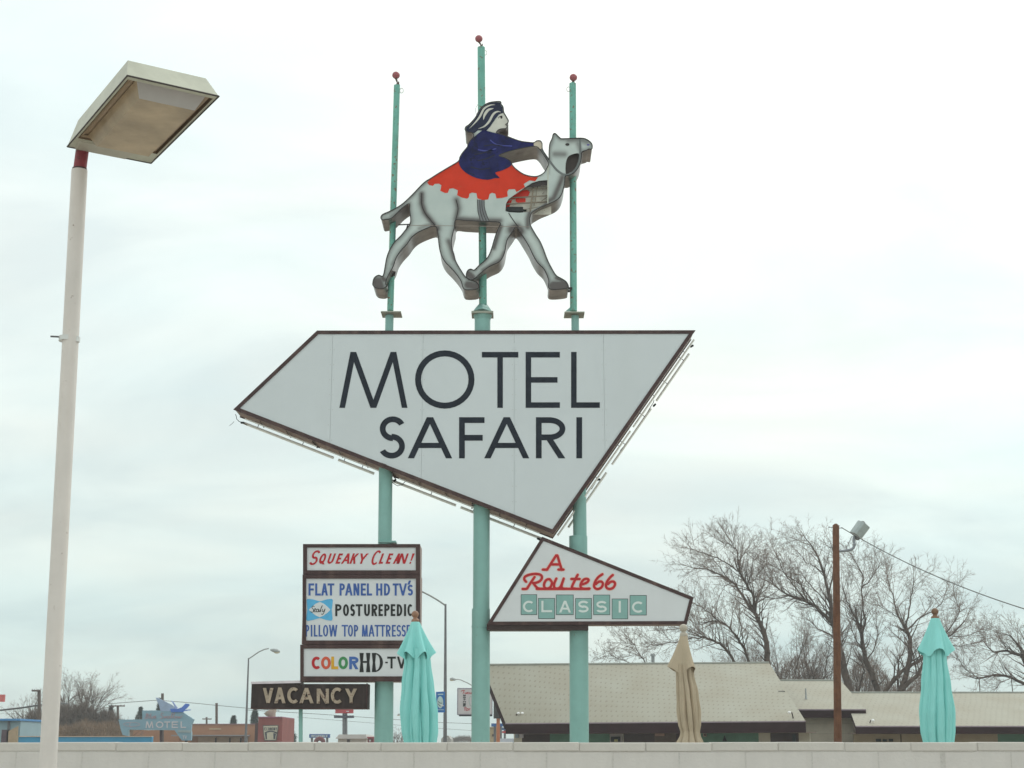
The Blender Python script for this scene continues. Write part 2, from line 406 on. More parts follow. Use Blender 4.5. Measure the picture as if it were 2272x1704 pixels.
# ------------------------------------------------------------------ lettering (drawn strokes)
def glyph(ch, w, h, t):
    """polygons in a w x h box, y up, stroke t"""
    P = []
    def R(x0, y0, x1, y1): P.append([(x0, y0), (x1, y0), (x1, y1), (x0, y1)])
    def D(x0, y0, x1, y1, k=1.0):
        dx, dy = x1 - x0, y1 - y0; hw = k * t / 2 * math.hypot(dx, dy) / abs(dy)
        P.append([(x0 - hw, y0), (x0 + hw, y0), (x1 + hw, y1), (x1 - hw, y1)]); return hw
    def arc(cx, cy, rx, ry, a0, a1, n=20, tt=None):
        tt = tt or t; a0, a1 = math.radians(a0), math.radians(a1)
        for i in range(n):
            a, b = a0 + (a1 - a0) * i / n, a0 + (a1 - a0) * (i + 1) / n
            P.append([(cx + rx * math.cos(a), cy + ry * math.sin(a)), (cx + rx * math.cos(b), cy + ry * math.sin(b)),
                      (cx + (rx - tt) * math.cos(b), cy + (ry - tt) * math.sin(b)), (cx + (rx - tt) * math.cos(a), cy + (ry - tt) * math.sin(a))])
    m = t / 2
    if ch == 'I': R(w / 2 - m, 0, w / 2 + m, h)
    elif ch == 'T': R(0, h - t, w, h); R(w / 2 - m, 0, w / 2 + m, h)
    elif ch == 'L': R(0, 0, t, h); R(0, 0, w, t)
    elif ch == 'E': R(0, 0, t, h); R(0, 0, w, t); R(0, h - t, w, h); R(0, h * .5 - m, w * .93, h * .5 + m)
    elif ch == 'F': R(0, 0, t, h); R(0, h - t, w, h); R(0, h * .5 - m, w * .93, h * .5 + m)
    elif ch == 'H': R(0, 0, t, h); R(w - t, 0, w, h); R(0, h * .5 - m, w, h * .5 + m)
    elif ch == 'M':
        a = w * .205; D(t * .52, 0, a, h); D(w - t * .52, 0, w - a, h); D(w / 2, 0, a, h); D(w / 2, 0, w - a, h)
    elif ch == 'N': R(0, 0, t, h); R(w - t, 0, w, h); D(w - t * .6, 0, t * .6, h)
    elif ch == 'A':
        D(t * .6, 0, w / 2, h); D(w - t * .6, 0, w / 2, h); y = h * .25; k = w * .18; R(k, y, w - k, y + t * .9)
    elif ch == 'V': D(w / 2, 0, t * .6, h); D(w / 2, 0, w - t * .6, h)
    elif ch == 'W': D(w * .27, 0, t * .5, h); D(w * .27, 0, w * .5, h); D(w * .73, 0, w * .5, h); D(w * .73, 0, w - t * .5, h)
    elif ch == 'X': D(t * .6, 0, w - t * .6, h); D(w - t * .6, 0, t * .6, h)
    elif ch == 'Y': R(w / 2 - m, 0, w / 2 + m, h * .45); D(w / 2, h * .4, t * .6, h); D(w / 2, h * .4, w - t * .6, h)
    elif ch == 'K': R(0, 0, t, h); D(t * .7, h * .35, w - t * .6, h); D(w - t * .6, 0, w * .45, h * .6)
    elif ch in 'OQ':
        arc(w / 2, h / 2, w / 2, h / 2, 0, 360, 36)
        if ch == 'Q': D(w * .95, -h * .06, w * .5, h * .28)
    elif ch == 'C': arc(w * .52, h / 2, w * .52, h / 2, 48, 312, 30)
    elif ch == 'D': R(0, 0, t, h); R(0, 0, w * .4, t); R(0, h - t, w * .4, h); arc(w * .35, h / 2, w * .65, h / 2, -90, 90)
    elif ch in 'PR':
        y0 = h * .44; r = (h - y0) / 2
        R(0, 0, t, h); R(0, h - t, w * .5, h); R(0, y0, w * .5, y0 + t); arc(w * .45, y0 + r, w * .55, r, -90, 90)
        if ch == 'R': D(w - t * .6, 0, w * .42, y0 + t * .5)
    elif ch == 'S':
        r1 = h * .5 * .52 + m * .48; c1 = h - r1; c2 = r1 * 1.0
        arc(w * .52, c1, w * .47, r1, 28, 270, 22); arc(w * .48, c2, w * .48, r1, 90, -152, 22)
    elif ch == 'U':
        R(0, h * .35, t, h); R(w - t, h * .35, w, h); arc(w / 2, h * .36, w / 2, h * .36, 180, 360)
    elif ch == '!': P.append([(w / 2 - m * .7, h * .30), (w / 2 + m * .7, h * .30), (w / 2 + m * 1.2, h), (w / 2 - m * 1.2, h)]); R(w / 2 - m * .8, 0, w / 2 + m * .8, t)
    elif ch == "'": D(w * .2, 0, w * .8, h)
    elif ch == '-': R(0, 0, w, h)
    return P
def letter_polys(ch, x0, x1, yt, yb, t, slant=0.0, jit=0.0):
    """photo-pixel box -> photo-pixel polygons"""
    h = yb - yt; w = x1 - x0 - slant * h
    return [[(x0 + p[0] + slant * p[1], yb - p[1]) for p in g] for g in glyph(ch, w, h, t)]
def letters(parent, Y, m, spec, yt, yb, t, cv=None, sc=1.0, slant=0.0, depth=0.006, name='letter'):
    """spec: list of (char, x0, x1[, yt, yb]) in crop units, cv maps them to photo pixels"""
    for s in spec:
        a, b = (s[3], s[4]) if len(s) > 3 else (yt, yb)
        polys = letter_polys(s[0], s[1], s[2], a, b, t, slant)
        polys = [wx(p, Y, cv) for p in polys]
        plate(name, polys, Y, depth, m, parent)
def strokes(name, parent, Y, m, lines, w, cv, depth=0.006, n=5, rnd=False):
    polys = []
    for ln in lines:
        for q in ribbon(catmull(ln, n) if len(ln) > 2 else ln, w, 0, rnd): polys.append(wx(q, Y, cv))
    return plate(name, polys, Y, depth, m, parent)
def crop(x0, y0, s): return lambda p: (x0 + p[0] / s, y0 + p[1] / s)

# ================================================================== SETTING
def sheet(name, x0, x1, y0, y1, z, m, label=None):
    o = mk(name, [(x0, y0, z), (x1, y0, z), (x1, y1, z), (x0, y1, z)], [(0, 1, 2, 3)], m)
    return tag(o, label, None, None, 'structure')
sheet('ground', -500, 500, -60, 700, 0.0, GRND)
sheet('parking_lot', -60, 60, -40, 9.6, 0.004, LOT)
sheet('pool_deck', -14, 16, 9.95, 24, 0.004, DECK)
sheet('road', -300, 300, 88, 104, 0.004, ASPH)

# ---- block wall in front (blocks and caps, one by one)
WALL_Y = 9.72; BW, BH, BT = 0.406, 0.2032, 0.19
ztop = at(1136, 1646.5, WALL_Y).z; capH = 0.057
wall = thing('block_wall', (0, WALL_Y, 0), 'long low off-white painted concrete block wall across the foreground', 'wall')
def bevbox(w, d, h, b):
    mb = MB(); x, y, z = w / 2, d / 2, h / 2
    pts = []
    for sx in (-1, 1):
        for sy in (-1, 1):
            for sz in (-1, 1):
                pts.append((sx * x, sy * (y - b), sz * (z - b))); pts.append((sx * (x - b), sy * y, sz * (z - b))); pts.append((sx * (x - b), sy * (y - b), sz * z))
    import bmesh
    bm = bmesh.new(); [bm.verts.new(p) for p in pts]
    bmesh.ops.convex_hull(bm, input=bm.verts[:])
    bmesh.ops.dissolve_limit(bm, angle_limit=0.01, verts=bm.verts[:], edges=bm.edges[:])
    me = bpy.data.meshes.new('bev'); bm.to_mesh(me); bm.free(); return me
block_me = bevbox(BW - 0.0035, BT, BH - 0.003, 0.004); block_me.materials.append(BLOCK)
cap_me = bevbox(BW - 0.003, BT + 0.010, capH - 0.003, 0.005); cap_me.materials.append(CAPM)
x_joint = at(1503.3, 1680, WALL_Y).x          # a vertical joint measured in the first course
zc = ztop - capH / 2
mort = MB()
for i in range(-13, 15):
    xb = x_joint + (i - 2.5) * BW
    o = bpy.data.objects.new('block', block_me); COL.objects.link(o); o.parent = wall
    o.location = (xb, random.uniform(-.0012, .0012), ztop - capH - BH / 2 + random.uniform(-.001, .001)); o.rotation_euler = (0, random.uniform(-.002, .002), random.uniform(-.003, .003))
    o = bpy.data.objects.new('cap_block', cap_me); COL.objects.link(o); o.parent = wall
    o.location = (xb + BW / 2 + random.uniform(-.002, .002), random.uniform(-.003, .003), zc + random.uniform(-.0018, .0018)); o.rotation_euler = (0, random.uniform(-.003, .003), random.uniform(-.004, .004))
x0w = x_joint + (-13 - 3) * BW; x1w = x_joint + (14 - 2) * BW
core = MB(); core.box(((x0w + x1w) / 2, WALL_Y, (ztop - .006) / 2), (x1w - x0w, BT - 0.003, ztop - .004)); core.build('mortar_core', MORTAR, wall)
low = MB()
nrow = int((ztop - capH) / BH)
for r in range(1, nrow):
    for i in range(-13, 15):
        xb = x_joint + (i - 2.5 + (0.5 if r % 2 else 0)) * BW
        low.box((xb, WALL_Y, ztop - capH - BH * (r + .5)), (BW - .009, BT, BH - .009))
lo = low.build('lower_blocks', BLOCK, wall); lo['kind'] = 'stuff'

# ================================================================== FLOOD LAMP on white pole (left foreground)
base = at(106, 1704, 8.62)
lamp = thing('street_lamp', (base.x - .03, 8.62, 0), 'tall lamp with a big boxy head on a chipped white pole at the left', 'street lamp')
topw = at(176.4, 378, 8.62); d = (topw - base) / (topw.z - base.z)
foot = base - d * base.z
mb = MB(); mb.tube([foot, base, base + d * 1.5, topw], [0.0485, .0475, .0472, .0470], 28); mb.build('pole', POLEW, lamp)
hz = CAM_H + 3.5
rt = at(178, 342, 8.62)
mb = MB(); mb.tube([topw - d * .01, Vector((topw.x + .008, 8.63, hz + .05))], .0385, 24); mb.build('pole_collar', REDP, lamp)
mb = MB(); mb.tube([topw + d * 0.0, topw + d * .012], .043, 24); mb.build('pole_rim', mat('dark_rim_metal', (.09, .05, .05)), lamp)  # thin dark metal ring at the top of the white pole
# clamp band
cb = at(150, 752, 8.62)
mb = MB(); mb.tube([cb - Vector((0, 0, .014)), cb + Vector((0, 0, .014))], .0505, 28)
mb.box(cb + Vector((.055, -.01, -.006)), (.035, .03, .03)); clampo = mb.build('clamp_band', mat('bright_band', (.62, .62, .60), .35, .5), lamp)
mb = MB(); mb.tube([cb + Vector((-.04, -.01, .010)), cb + Vector((-.095, -.02, .010))], .0055, 8); mb.build('bolt', DGALV, clampo)
# head: frustum
A_ = Vector((-2.058, 7.567, hz)); u_ = Vector((.855, .519, 0)); v_ = Vector((-.519, .855, 0))
u_.normalize(); v_ = Vector((-u_.y, u_.x, 0)); Wd, Ln, Th = 0.515, 1.16, 0.15
def hp(a, b, z): return A_ + u_ * a + v_ * b + Vector((0, 0, z))
mb = MB()
rim = .017
ob = [hp(0, 0, 0), hp(Wd, 0, 0), hp(Wd, Ln, 0), hp(0, Ln, 0)]
ot = [hp(.035, .13, Th), hp(Wd - .035, .13, Th), hp(Wd - .035, Ln - .07, Th), hp(.035, Ln - .07, Th)]
ib = [hp(rim, .046, 0), hp(Wd - rim, .046, 0), hp(Wd - rim, Ln * .86, 0), hp(rim, Ln * .86, 0)]
it = [p + Vector((0, 0, .035)) for p in ib]
V = ob + ot + ib + it
Fq = [(4, 5, 6, 7)] + [(i, (i + 1) % 4, 4 + (i + 1) % 4, 4 + i) for i in range(4)]
Fq += [(0, 8, 9, 1), (1, 9, 10, 2), (2, 10, 11, 3), (3, 11, 8, 0)]
Fq += [(8, 12, 13, 9), (9, 13, 14, 10), (10, 14, 15, 11), (11, 15, 12, 8)]
housing = mk('housing', V, Fq, [LAMP, mat('brown_lip', (.22, .16, .11), .5)], lamp)
for i_ in range(9, 13): housing.data.polygons[i_].material_index = 1
mb = MB()
for a, b in ((0, 1), (1, 2), (2, 3), (3, 0)):
    mb.tube([ob[a] + Vector((0, 0, .0)), ob[b]], .005, 6)
mb.build('edge_seal', mat('dark_seal', (.07, .06, .055), .6), housing)
# recess pan, frame and drop lens
mk('recess_pan', [p + Vector((0, 0, -.002)) for p in it], [(0, 3, 2, 1)], mat('recess_tan', (.40, .29, .19), .4, 0, .15, 5), lamp)
l0 = [hp(.072, .075, .025), hp(Wd - .045, .075, .025), hp(Wd - .045, Ln * .85, .025), hp(.072, Ln * .85, .025)]
l1 = [hp(.115, .145, -.05), hp(Wd - .085, .145, -.05), hp(Wd - .085, Ln * .81, -.05), hp(.115, Ln * .81, -.05)]
lens = mk('lens', l0 + l1, [(4, 7, 6, 5), (1, 2, 6, 5), (2, 3, 7, 6), (3, 0, 4, 7), (0, 1, 5, 4)], [LENS, LENSF], lamp)
lens.data.polygons[4].material_index = 1
mk('lens_base', [hp(.05, .062, .024), hp(Wd - .05, .062, .024), hp(Wd - .05, Ln * .85, .024), hp(.05, Ln * .85, .024)] +
   [hp(.03, .05, .012), hp(Wd - .03, .05, .012), hp(Wd - .03, Ln * .856, .012), hp(.03, Ln * .856, .012)],
   [(0, 1, 5, 4), (1, 2, 6, 5), (2, 3, 7, 6), (3, 0, 4, 7)], mat('lens_frame', (.36, .27, .18), .35), lamp)
mb = MB(); mb.hexa([hp(Wd * .08, Ln * .875, -.012), hp(Wd * .72, Ln * .875, -.012), hp(Wd * .68, Ln * .99, -.012), hp(Wd * .1, Ln * .99, -.012)],
                   [hp(Wd * .06, Ln * .87, .0), hp(Wd * .74, Ln * .87, .0), hp(Wd * .7, Ln * .995, .0), hp(Wd * .08, Ln * .995, .0)])
mb.build('ballast_door', mat('lamp_door', (.42, .40, .33), .45), lamp)

# ================================================================== SIGN POSTS
PY = 26.31; YF = 26.0; DEP = 0.62
def post(name, secs, label, extra=None):
    b = at(secs[-1][2], 1660, PY); root = thing(name, (b.x, PY, 0), label, 'sign post', 'teal posts that carry the motel signs')
    for (x1, y1, x2, y2, wpx, m, nm) in secs:
        p1 = at(x1, y1, PY); p2 = at(x2, y2, PY)
        r = wpx * mpp((x1 + x2) / 2, (y1 + y2) / 2, PY) / 2
        if y2 > 1645: p2 = p2 + (p2 - p1).normalized() * ((p2.z - 0) / max(1e-6, (p1 - p2).normalized().z))
        mb = MB(); mb.tube([p1, p2], r, 32); mb.build(nm, m, root)
    return root
postL = post('sign_post', [(880.8, 189.7, 866, 689, 13.9, TEAL_OLD, 'upper_shaft'), (864.3, 700, 863, 760, 18.3, TEAL, 'upper_shaft'),
    (863, 760, 855.9, 1042, 24, TEAL, 'middle_shaft'), (855.9, 1030, 854, 1213, 30.5, TEAL, 'middle_shaft'), (853, 1425, 851.3, 1648, 41.7, TEAL, 'lower_shaft')],
    'leftmost teal sign post with a red ball on top, carrying the stacked message boards')
postM = post('sign_post', [(1067.7, 105.6, 1071.6, 676, 16.9, TEAL_OLD, 'upper_shaft'), (1070.6, 700, 1070.3, 760, 35, TEAL, 'middle_shaft'),
    (1070, 760, 1067.7, 1352, 36.2, TEAL, 'middle_shaft'), (1067, 1351, 1066.3, 1648, 40.6, TEAL, 'lower_shaft'), (1067, 1390, 1066.9, 1392.5, 42, TEAL, 'ring')],
    'tallest teal sign post, behind the camel rider, with a red ball on top')
postR = post('sign_post', [(1270.6, 185.6, 1272.5, 690, 15.2, TEAL_OLD, 'upper_shaft'), (1276.0, 701, 1276.6, 760, 17, TEAL, 'upper_shaft'),
    (1277, 760, 1286, 1080, 22, TEAL, 'middle_shaft'), (1285.4, 1070, 1286.8, 1192, 30, TEAL, 'middle_shaft'), (1283, 1190, 1283.6, 1400, 40.7, TEAL, 'lower_shaft'), (1284.3, 1385, 1285.3, 1648, 42.2, TEAL, 'lower_shaft')],
    'rightmost teal sign post, red ball on top, passing behind the small trapezoid sign')
def ballf(root, bx, by, sx, sy, side):
    c = at(bx, by, PY); s = at(sx, sy, PY)
    mb = MB(); mb.ball(c, .072, 20, 14, (1, 1, .95)); bo = mb.build('finial_ball', mat('faded_red_ball', (.36, .105, .12), .45, 0, .12, 12), root)
    mb = MB(); mb.tube([s - Vector((0, 0, .01)), s + Vector((0, 0, .05)), c - Vector((0, 0, .06))], [.03, .012, .022], 8)
    mb.tube([s + Vector((-.05, 0, -.01)), s + Vector((.05, 0, .0))], .014, 6); mb.box(s + Vector((.025, 0, .035)), (.02, .02, .07)); mb.build('ball_stem', mat('rusty_fitting', (.10, .065, .05), .8), bo)
    g = at(sx + side * 9.5, sy + 12, PY)
    mb = MB()
    ringp = [g + Vector((math.cos(a) * .032, 0, math.sin(a) * .048)) for a in [k * math.pi / 8 for k in range(17)]]
    mb.tube(ringp, .006, 6, False); mb.build('halyard_ring', mat('pale_ring', (.62, .60, .55), .5), root)
ballf(postL, 878.7, 167, 881.5, 189, 1); ballf(postM, 1062.5, 86, 1067, 105, 1); ballf(postR, 1272.2, 172, 1270.6, 186, -1)
# flange plates
def flange(root, x0, x1, y, th, x0b=None, gus=None):
    a = at(x0, y, PY - .18); b = at(x1, y, PY - .18); w = b.x - a.x
    mb = MB(); mb.box(((a.x + b.x) / 2, PY, a.z - th / 2), (w, .38, th)); f = mb.build('flange_plate', mat('flange_metal', (.34, .36, .30), .5, .1), root)
    return f, a, b
flange(postL, 845, 889.5, 690.5, .018)
f, a, b = flange(postM, 1046, 1094.5, 690, .035)
mb = MB(); c1 = at(1071.6, 674, PY); c2 = at(1070.9, 690, PY)
mb.tube([c1, c1 * .5 + c2 * .5, c2], [.066, .12, .165], 4, True, False); mb.build('gusset', TEAL, postM)
mb = MB(); c1 = at(1070.9, 700, PY); c2 = at(1070.6, 712, PY); mb.tube([c1, c2], [.17, .135], 20); mb.build('collar', TEAL, postM)
flange(postR, 1252.5, 1297, 691.5, .018)
g = at(1272.3, 678, PY); q = at(1255, 690.5, PY)
mk('gusset', [(g.x - .02, PY - .01, g.z), (q.x, PY - .01, q.z), (g.x - .02, PY - .01, q.z), (g.x - .02, PY + .01, g.z), (q.x, PY + .01, q.z), (g.x - .02, PY + .01, q.z)],
   [(0, 1, 2), (5, 4, 3), (0, 3, 4, 1), (1, 4, 5, 2), (2, 5, 3, 0)], TEAL, postR)
fl = at(858, 1204, PY); mb = MB(); mb.box((fl.x + .02, PY, fl.z), (.30, .30, .03)); mb.build('flange_plate', TEAL, postL)
# loose wire at the rider's back
w0 = at(1060, 232, PY - .1)
mb = MB(); mb.tube([w0, w0 + Vector((-.03, 0, -.05)), w0 + Vector((-.045, 0, -.12)), w0 + Vector((-.03, 0, -.18)), w0 + Vector((.0, 0, -.2))], .004, 5); mb.build('loose_wire', GALV, postM)

# ================================================================== MAIN SIGN
mainpx = [(703.4, 733.3), (1543.3, 732.6), (1228.5, 1184), (517.6, 908.3)]
mo = wx(mainpx, YF); mi = inset(mo, .062)
mainsign = thing('motel_sign', (.4, YF, 5.2), 'large white arrow-shaped sign reading MOTEL SAFARI in a brown frame', 'sign')
plate('frame', [mo], YF, .05, BROWN, mainsign, holes=[mi])
# cabinet walls, one per edge
side = MB(); mo2 = mo if area2(mo) > 0 else mo[::-1]; cin = inset(mo2, .012)
for i in range(4):
    a, b = cin[i], cin[(i + 1) % 4]
    ai, bi = inset(mo2, .03)[i], inset(mo2, .03)[(i + 1) % 4]
    m_ = MB(); y0, y1 = YF + .052, YF + DEP
    m_.add([(a.x, y0, a.y), (b.x, y0, b.y), (b.x, y1, b.y), (a.x, y1, a.y), (ai.x, y0, ai.y), (bi.x, y0, bi.y), (bi.x, y1, bi.y), (ai.x, y1, ai.y)],
           [(0, 3, 2, 1), (4, 5, 6, 7), (0, 1, 5, 4), (3, 7, 6, 2)])
    m_.build('cabinet_wall', BROWN_SIDE, mainsign)
plate('back_frame', [mo], YF + DEP, .05, BROWN, mainsign, holes=[mi])
back = inset(mo2, .064)
plate('back_face', [back], YF + DEP + .01, .02, FACE, mainsign)
seams = [at(733.8, 900, YF).x, at(936.7, 900, YF).x, at(1141, 900, YF).x, at(1341, 900, YF).x]
bounds = [-99] + seams + [99]; pane = inset(mo2, .0625); panels = []
for k in range(5):
    pl = [Vector(p) for p in pane]
    pl = clip_half(pl, bounds[k] + .0015, True); pl = clip_half(pl, bounds[k + 1] - .0015, False)
    panels.append(plate('face_panel', [pl], YF + .016, .012, FACE, mainsign))
rv = MB()
for s in seams:
    for k in range(14):
        z = 5.5 + k * .27
        p = Vector((s + .03, z)); 
        for dx in (-.03, .03):
            q = Vector((s + dx, z)); inside = all((pane[(i + 1) % 4] - pane[i]).cross(q - pane[i]) > 0.03 for i in range(4))
            if inside: rv.box((q.x, YF + .0145, q.y), (.009, .004, .009))
ro = rv.build('rivet_row', mat('rivet_metal', (.45, .44, .42), .4), mainsign); ro['kind'] = 'stuff'
c4 = crop(500, 700, 3.687); c5 = crop(1000, 700, 3.687)
YL = YF + .012
def mletter(cv, spec, t):
    for ch, x0, x1, y0, y1 in spec:
        polys = [wx(p, YL, cv) for p in letter_polys(ch, x0, x1, y0, y1, t)]
        plate('letter', polys, YL, .004, CHAR, mainsign)
mletter(c4, [('M', 932, 1490, 298, 755)], 45); mletter(c4, [('O', 1552, 2038, 285, 762)], 49)
mletter(c5, [('T', 255, 553, 298, 755), ('E', 613, 893, 298, 755), ('L', 985, 1220, 298, 755)], 45)
mletter(c4, [('S', 1252, 1478, 825, 1170), ('A', 1490, 1858, 832, 1168), ('F', 1912, 2120, 832, 1168)], 47)
mletter(c5, [('A', 272, 645, 832, 1168), ('R', 697, 938, 832, 1168), ('I', 1028, 1075, 832, 1168)], 47)
# neon tubes standing off the two lower edges
def edge_tubes(parent, p1, p2, nrm, segs, off, yd, r=.017):
    for (a, b) in segs:
        q1 = p1 + (p2 - p1) * a; q2 = p1 + (p2 - p1) * b
        q1 = q1 + nrm * off; q2 = q2 + nrm * off
        mb = MB(); mb.tube([(q1.x, yd, q1.y), (q2.x, yd, q2.y)], r, 8); tb = mb.build('neon_tube', WHITE, parent)
        mb = MB(); L = (q2 - q1).length; n = max(2, int(L / .8))
        for k in range(n):
            q = q1 + (q2 - q1) * ((k + .3) / n)
            mb.tube([(q.x, yd, q.y), (q.x - nrm.x * (off - .005), yd - .02, q.y - nrm.y * (off - .005))], .007, 5)
        mb.split('tube_support', DGALV, tb)
tip, lef, rig = mo[2], mo[3], mo[1]
eL = (tip - lef).normalized(); nL = Vector((eL.y, -eL.x));  nL = nL if nL.y < 0 else -nL
edge_tubes(mainsign, lef, tip, nL, [(.02, .31), (.325, .44), (.47, .70), (.715, .97)], .075, YF + DEP + .0, .024)
edge_tubes(mainsign, lef, tip, nL, [(.03, .26), (.27, .46), (.52, .96)], .035, YF + .3, .012)
eR = (tip - rig).normalized(); nR = Vector((-eR.y, eR.x)); nR = nR if nR.x > 0 else -nR
edge_tubes(mainsign, rig, tip, nR, [(.06, .30), (.34, .62), (.66, .93)], .115, YF + DEP - .05, .020)
edge_tubes(mainsign, rig, tip, nR, [(.02, .46), (.48, .99)], .06, YF + .25, .016)
# cables and hanging clips along the lower edges
mb = MB()
def hang(px, py, pts, r=.006):
    p = at(px, py, YF + DEP - .05); mb.tube([p + Vector((a * .01, 0, b * .01)) for a, b in pts], r, 5)
hang(527, 924, [(-4, 4), (-2, 0), (-1, -5), (3, -9), (10, -12), (18, -16)]); hang(872, 1068, [(-4, 3), (0, -3), (8, -8), (16, -6), (22, 0)])
hang(1449, 897, [(2, 8), (0, 2), (-4, -4), (-10, -14), (-22, -34), (-38, -58), (-60, -84)]); hang(1327, 1063, [(2, 4), (-1, 0), (-6, -8), (-12, -18)])
hang(527, 930, [(-6, -4), (-9, -8), (-14, -12)], .004)
mb.split('cable', BLACK, mainsign)
mb = MB()
for (x, y) in ((538, 938), (1452, 899), (1328, 1064), (1535, 768), (876, 1066), (1195, 1196)):
    p = at(x, y, YF + DEP - .05); mb.box(p, (.06, .05, .03), Matrix.Rotation(random.uniform(-.8, .8), 3, 'Y'))
mb.split('tube_connector', BLACK, mainsign)
# seams across the visible underside
mb = MB()
for k in range(1, 12):
    q = lef + (tip - lef) * (k / 12)
    mb.tube([(q.x, YF + .06, q.y - .012), (q.x + random.uniform(-.03, .03), YF + DEP, q.y - .012)], .008 if k % 3 else .014, 5)
mb.split('underside_seam', DARK, mainsign)
# small clip plate on the lower frame
p = at(852, 1030, YF); mb = MB(); mb.box((p.x, YF - .012, p.z), (.09, .02, .012), Matrix.Rotation(.37, 3, 'Y')); mb.build('frame_clip', BROWN, mainsign)

# ================================================================== CAMEL SIGN
camel = thing('camel_sign', (0, YF, 9.3), 'grey camel cut-out sign with a blue-robed rider on a red blanket', 'sign')
def a(x, y): return (x, y - 1106)
OUT = [a(1060, 655), a(1110, 648), a(1146, 650), a(1150, 670), a(1166, 692), a(1172, 735), a(1190, 768), a(1208, 800), a(1208, 816), a(1196, 832),
  a(1200, 848), a(1192, 868), a(1150, 872), a(1124, 884), a(1112, 905), a(1160, 918), a(1205, 935), a(1300, 970), a(1380, 982), a(1420, 984), a(1440, 970), a(1470, 970),
  a(1485, 992), a(1486, 1030), a(1500, 1062), a(1540, 1125), a(1541, 1080), a(1546, 1000), a(1566, 952), a(1575, 918), a(1590, 908), a(1610, 925), a(1632, 946), a(1655, 952),
  a(1800, 947), a(1850, 958), a(1885, 985), a(1896, 1012), a(1890, 1038), a(1868, 1036), a(1850, 1046), a(1812, 1060), a(1806, 1110), a(1790, 1170), a(1752, 1225), a(1705, 1252), a(1676, 1256),
  a(1670, 1300), a(1662, 1350), a(1640, 1415), (1600, 350), (1540, 378), (1480, 402), (1430, 430), (1398, 455), (1384, 500), (1387, 545),
  (1400, 575), (1432, 630), (1470, 690), (1500, 760), (1530, 840), (1570, 918), (1602, 966), (1640, 988), (1680, 1014), (1700, 1050), (1690, 1068), (1620, 1078), (1556, 1078), (1536, 1056), (1540, 1015),
  (1530, 975), (1500, 912), (1450, 862), (1412, 800), (1382, 735), (1350, 680), (1318, 628), (1292, 588), (1270, 568),
  (1248, 600), (1220, 640), (1196, 682), (1182, 760), (1165, 812), (1130, 855), (1060, 888), (1020, 915), (975, 952), (938, 986), (900, 1002), (876, 988), (864, 960), (876, 925), (902, 912), (930, 920),
  (972, 880), (1018, 842), (1050, 800), (1072, 745), (1088, 690), (1110, 620), (1130, 575), (1145, 540), (1120, 528), (1050, 524), (950, 520), (850, 514), (785, 508), (770, 532), (768, 570), (755, 620), (744, 680), (748, 740), (764, 790),
  (780, 850), (820, 920), (858, 975), (900, 1000), (948, 1018), (968, 1050), (955, 1074), (900, 1082), (852, 1078), (834, 1052), (822, 1010), (788, 958), (738, 900), (688, 848), (658, 790), (644, 730), (636, 660), (630, 600), (612, 562),
  (560, 572), (470, 612), (420, 652), (380, 708), (330, 762), (292, 820), (270, 885), (240, 942), (216, 990), (206, 1028), (212, 1052), (180, 1072), (130, 1068), (106, 1050), (100, 1030), (112, 985), (148, 962), (184, 968),
  (202, 885), (214, 820), (240, 752), (280, 690), (330, 640), (362, 600), (396, 556), (410, 518), (406, 470), (400, 420), (398, 378), (342, 412), (298, 455), (250, 498), (205, 506), (178, 510), (166, 490), (182, 465), (230, 444),
  (290, 414), (350, 374), (420, 308), (500, 224), (540, 190), a(560, 1285), a(640, 1234), a(720, 1186), a(800, 1137), a(812, 1105), a(836, 1065), a(872, 1022), a(878, 1002), a(900, 965), a(925, 935), a(915, 905), a(880, 898),
  a(856, 882), a(860, 856), a(890, 834), a(940, 778), a(958, 742), a(985, 702), a(1020, 672)]
HOLE1 = [a(1420, 1014), a(1300, 1034), a(1200, 1060), a(1130, 1090), a(1180, 1108), a(1228, 1138), a(1240, 1165), a(1270, 1198), a(1330, 1240), a(1395, 1259), a(1450, 1258), a(1500, 1230), a(1530, 1180), a(1536, 1148), a(1500, 1090), a(1462, 1034)]
HOLE2 = [a(1690, 1110), a(1720, 1082), a(1785, 1070), a(1782, 1130), a(1750, 1200), a(1706, 1232), a(1680, 1238), a(1677, 1170)]
HOLE3 = [a(1345, 1348), a(1400, 1312), a(1460, 1294), a(1530, 1288), a(1530, 1468), a(1470, 1500), a(1385, 1548), a(1300, 1556), a(1215, 1552), a(1184, 1542), a(1190, 1480), a(1212, 1442), a(1285, 1390)]
sm = lambda pts, n=3: [tuple(p) for p in catmull(pts, n, True)]
OUTs, H1s, H2s = sm(OUT), sm(HOLE1), sm(HOLE2)
o_w, h1_w, h2_w, h3_w = wx(OUTs, YF, B2), wx(H1s, YF, B2), wx(H2s, YF, B2), wx(HOLE3, YF, B2)
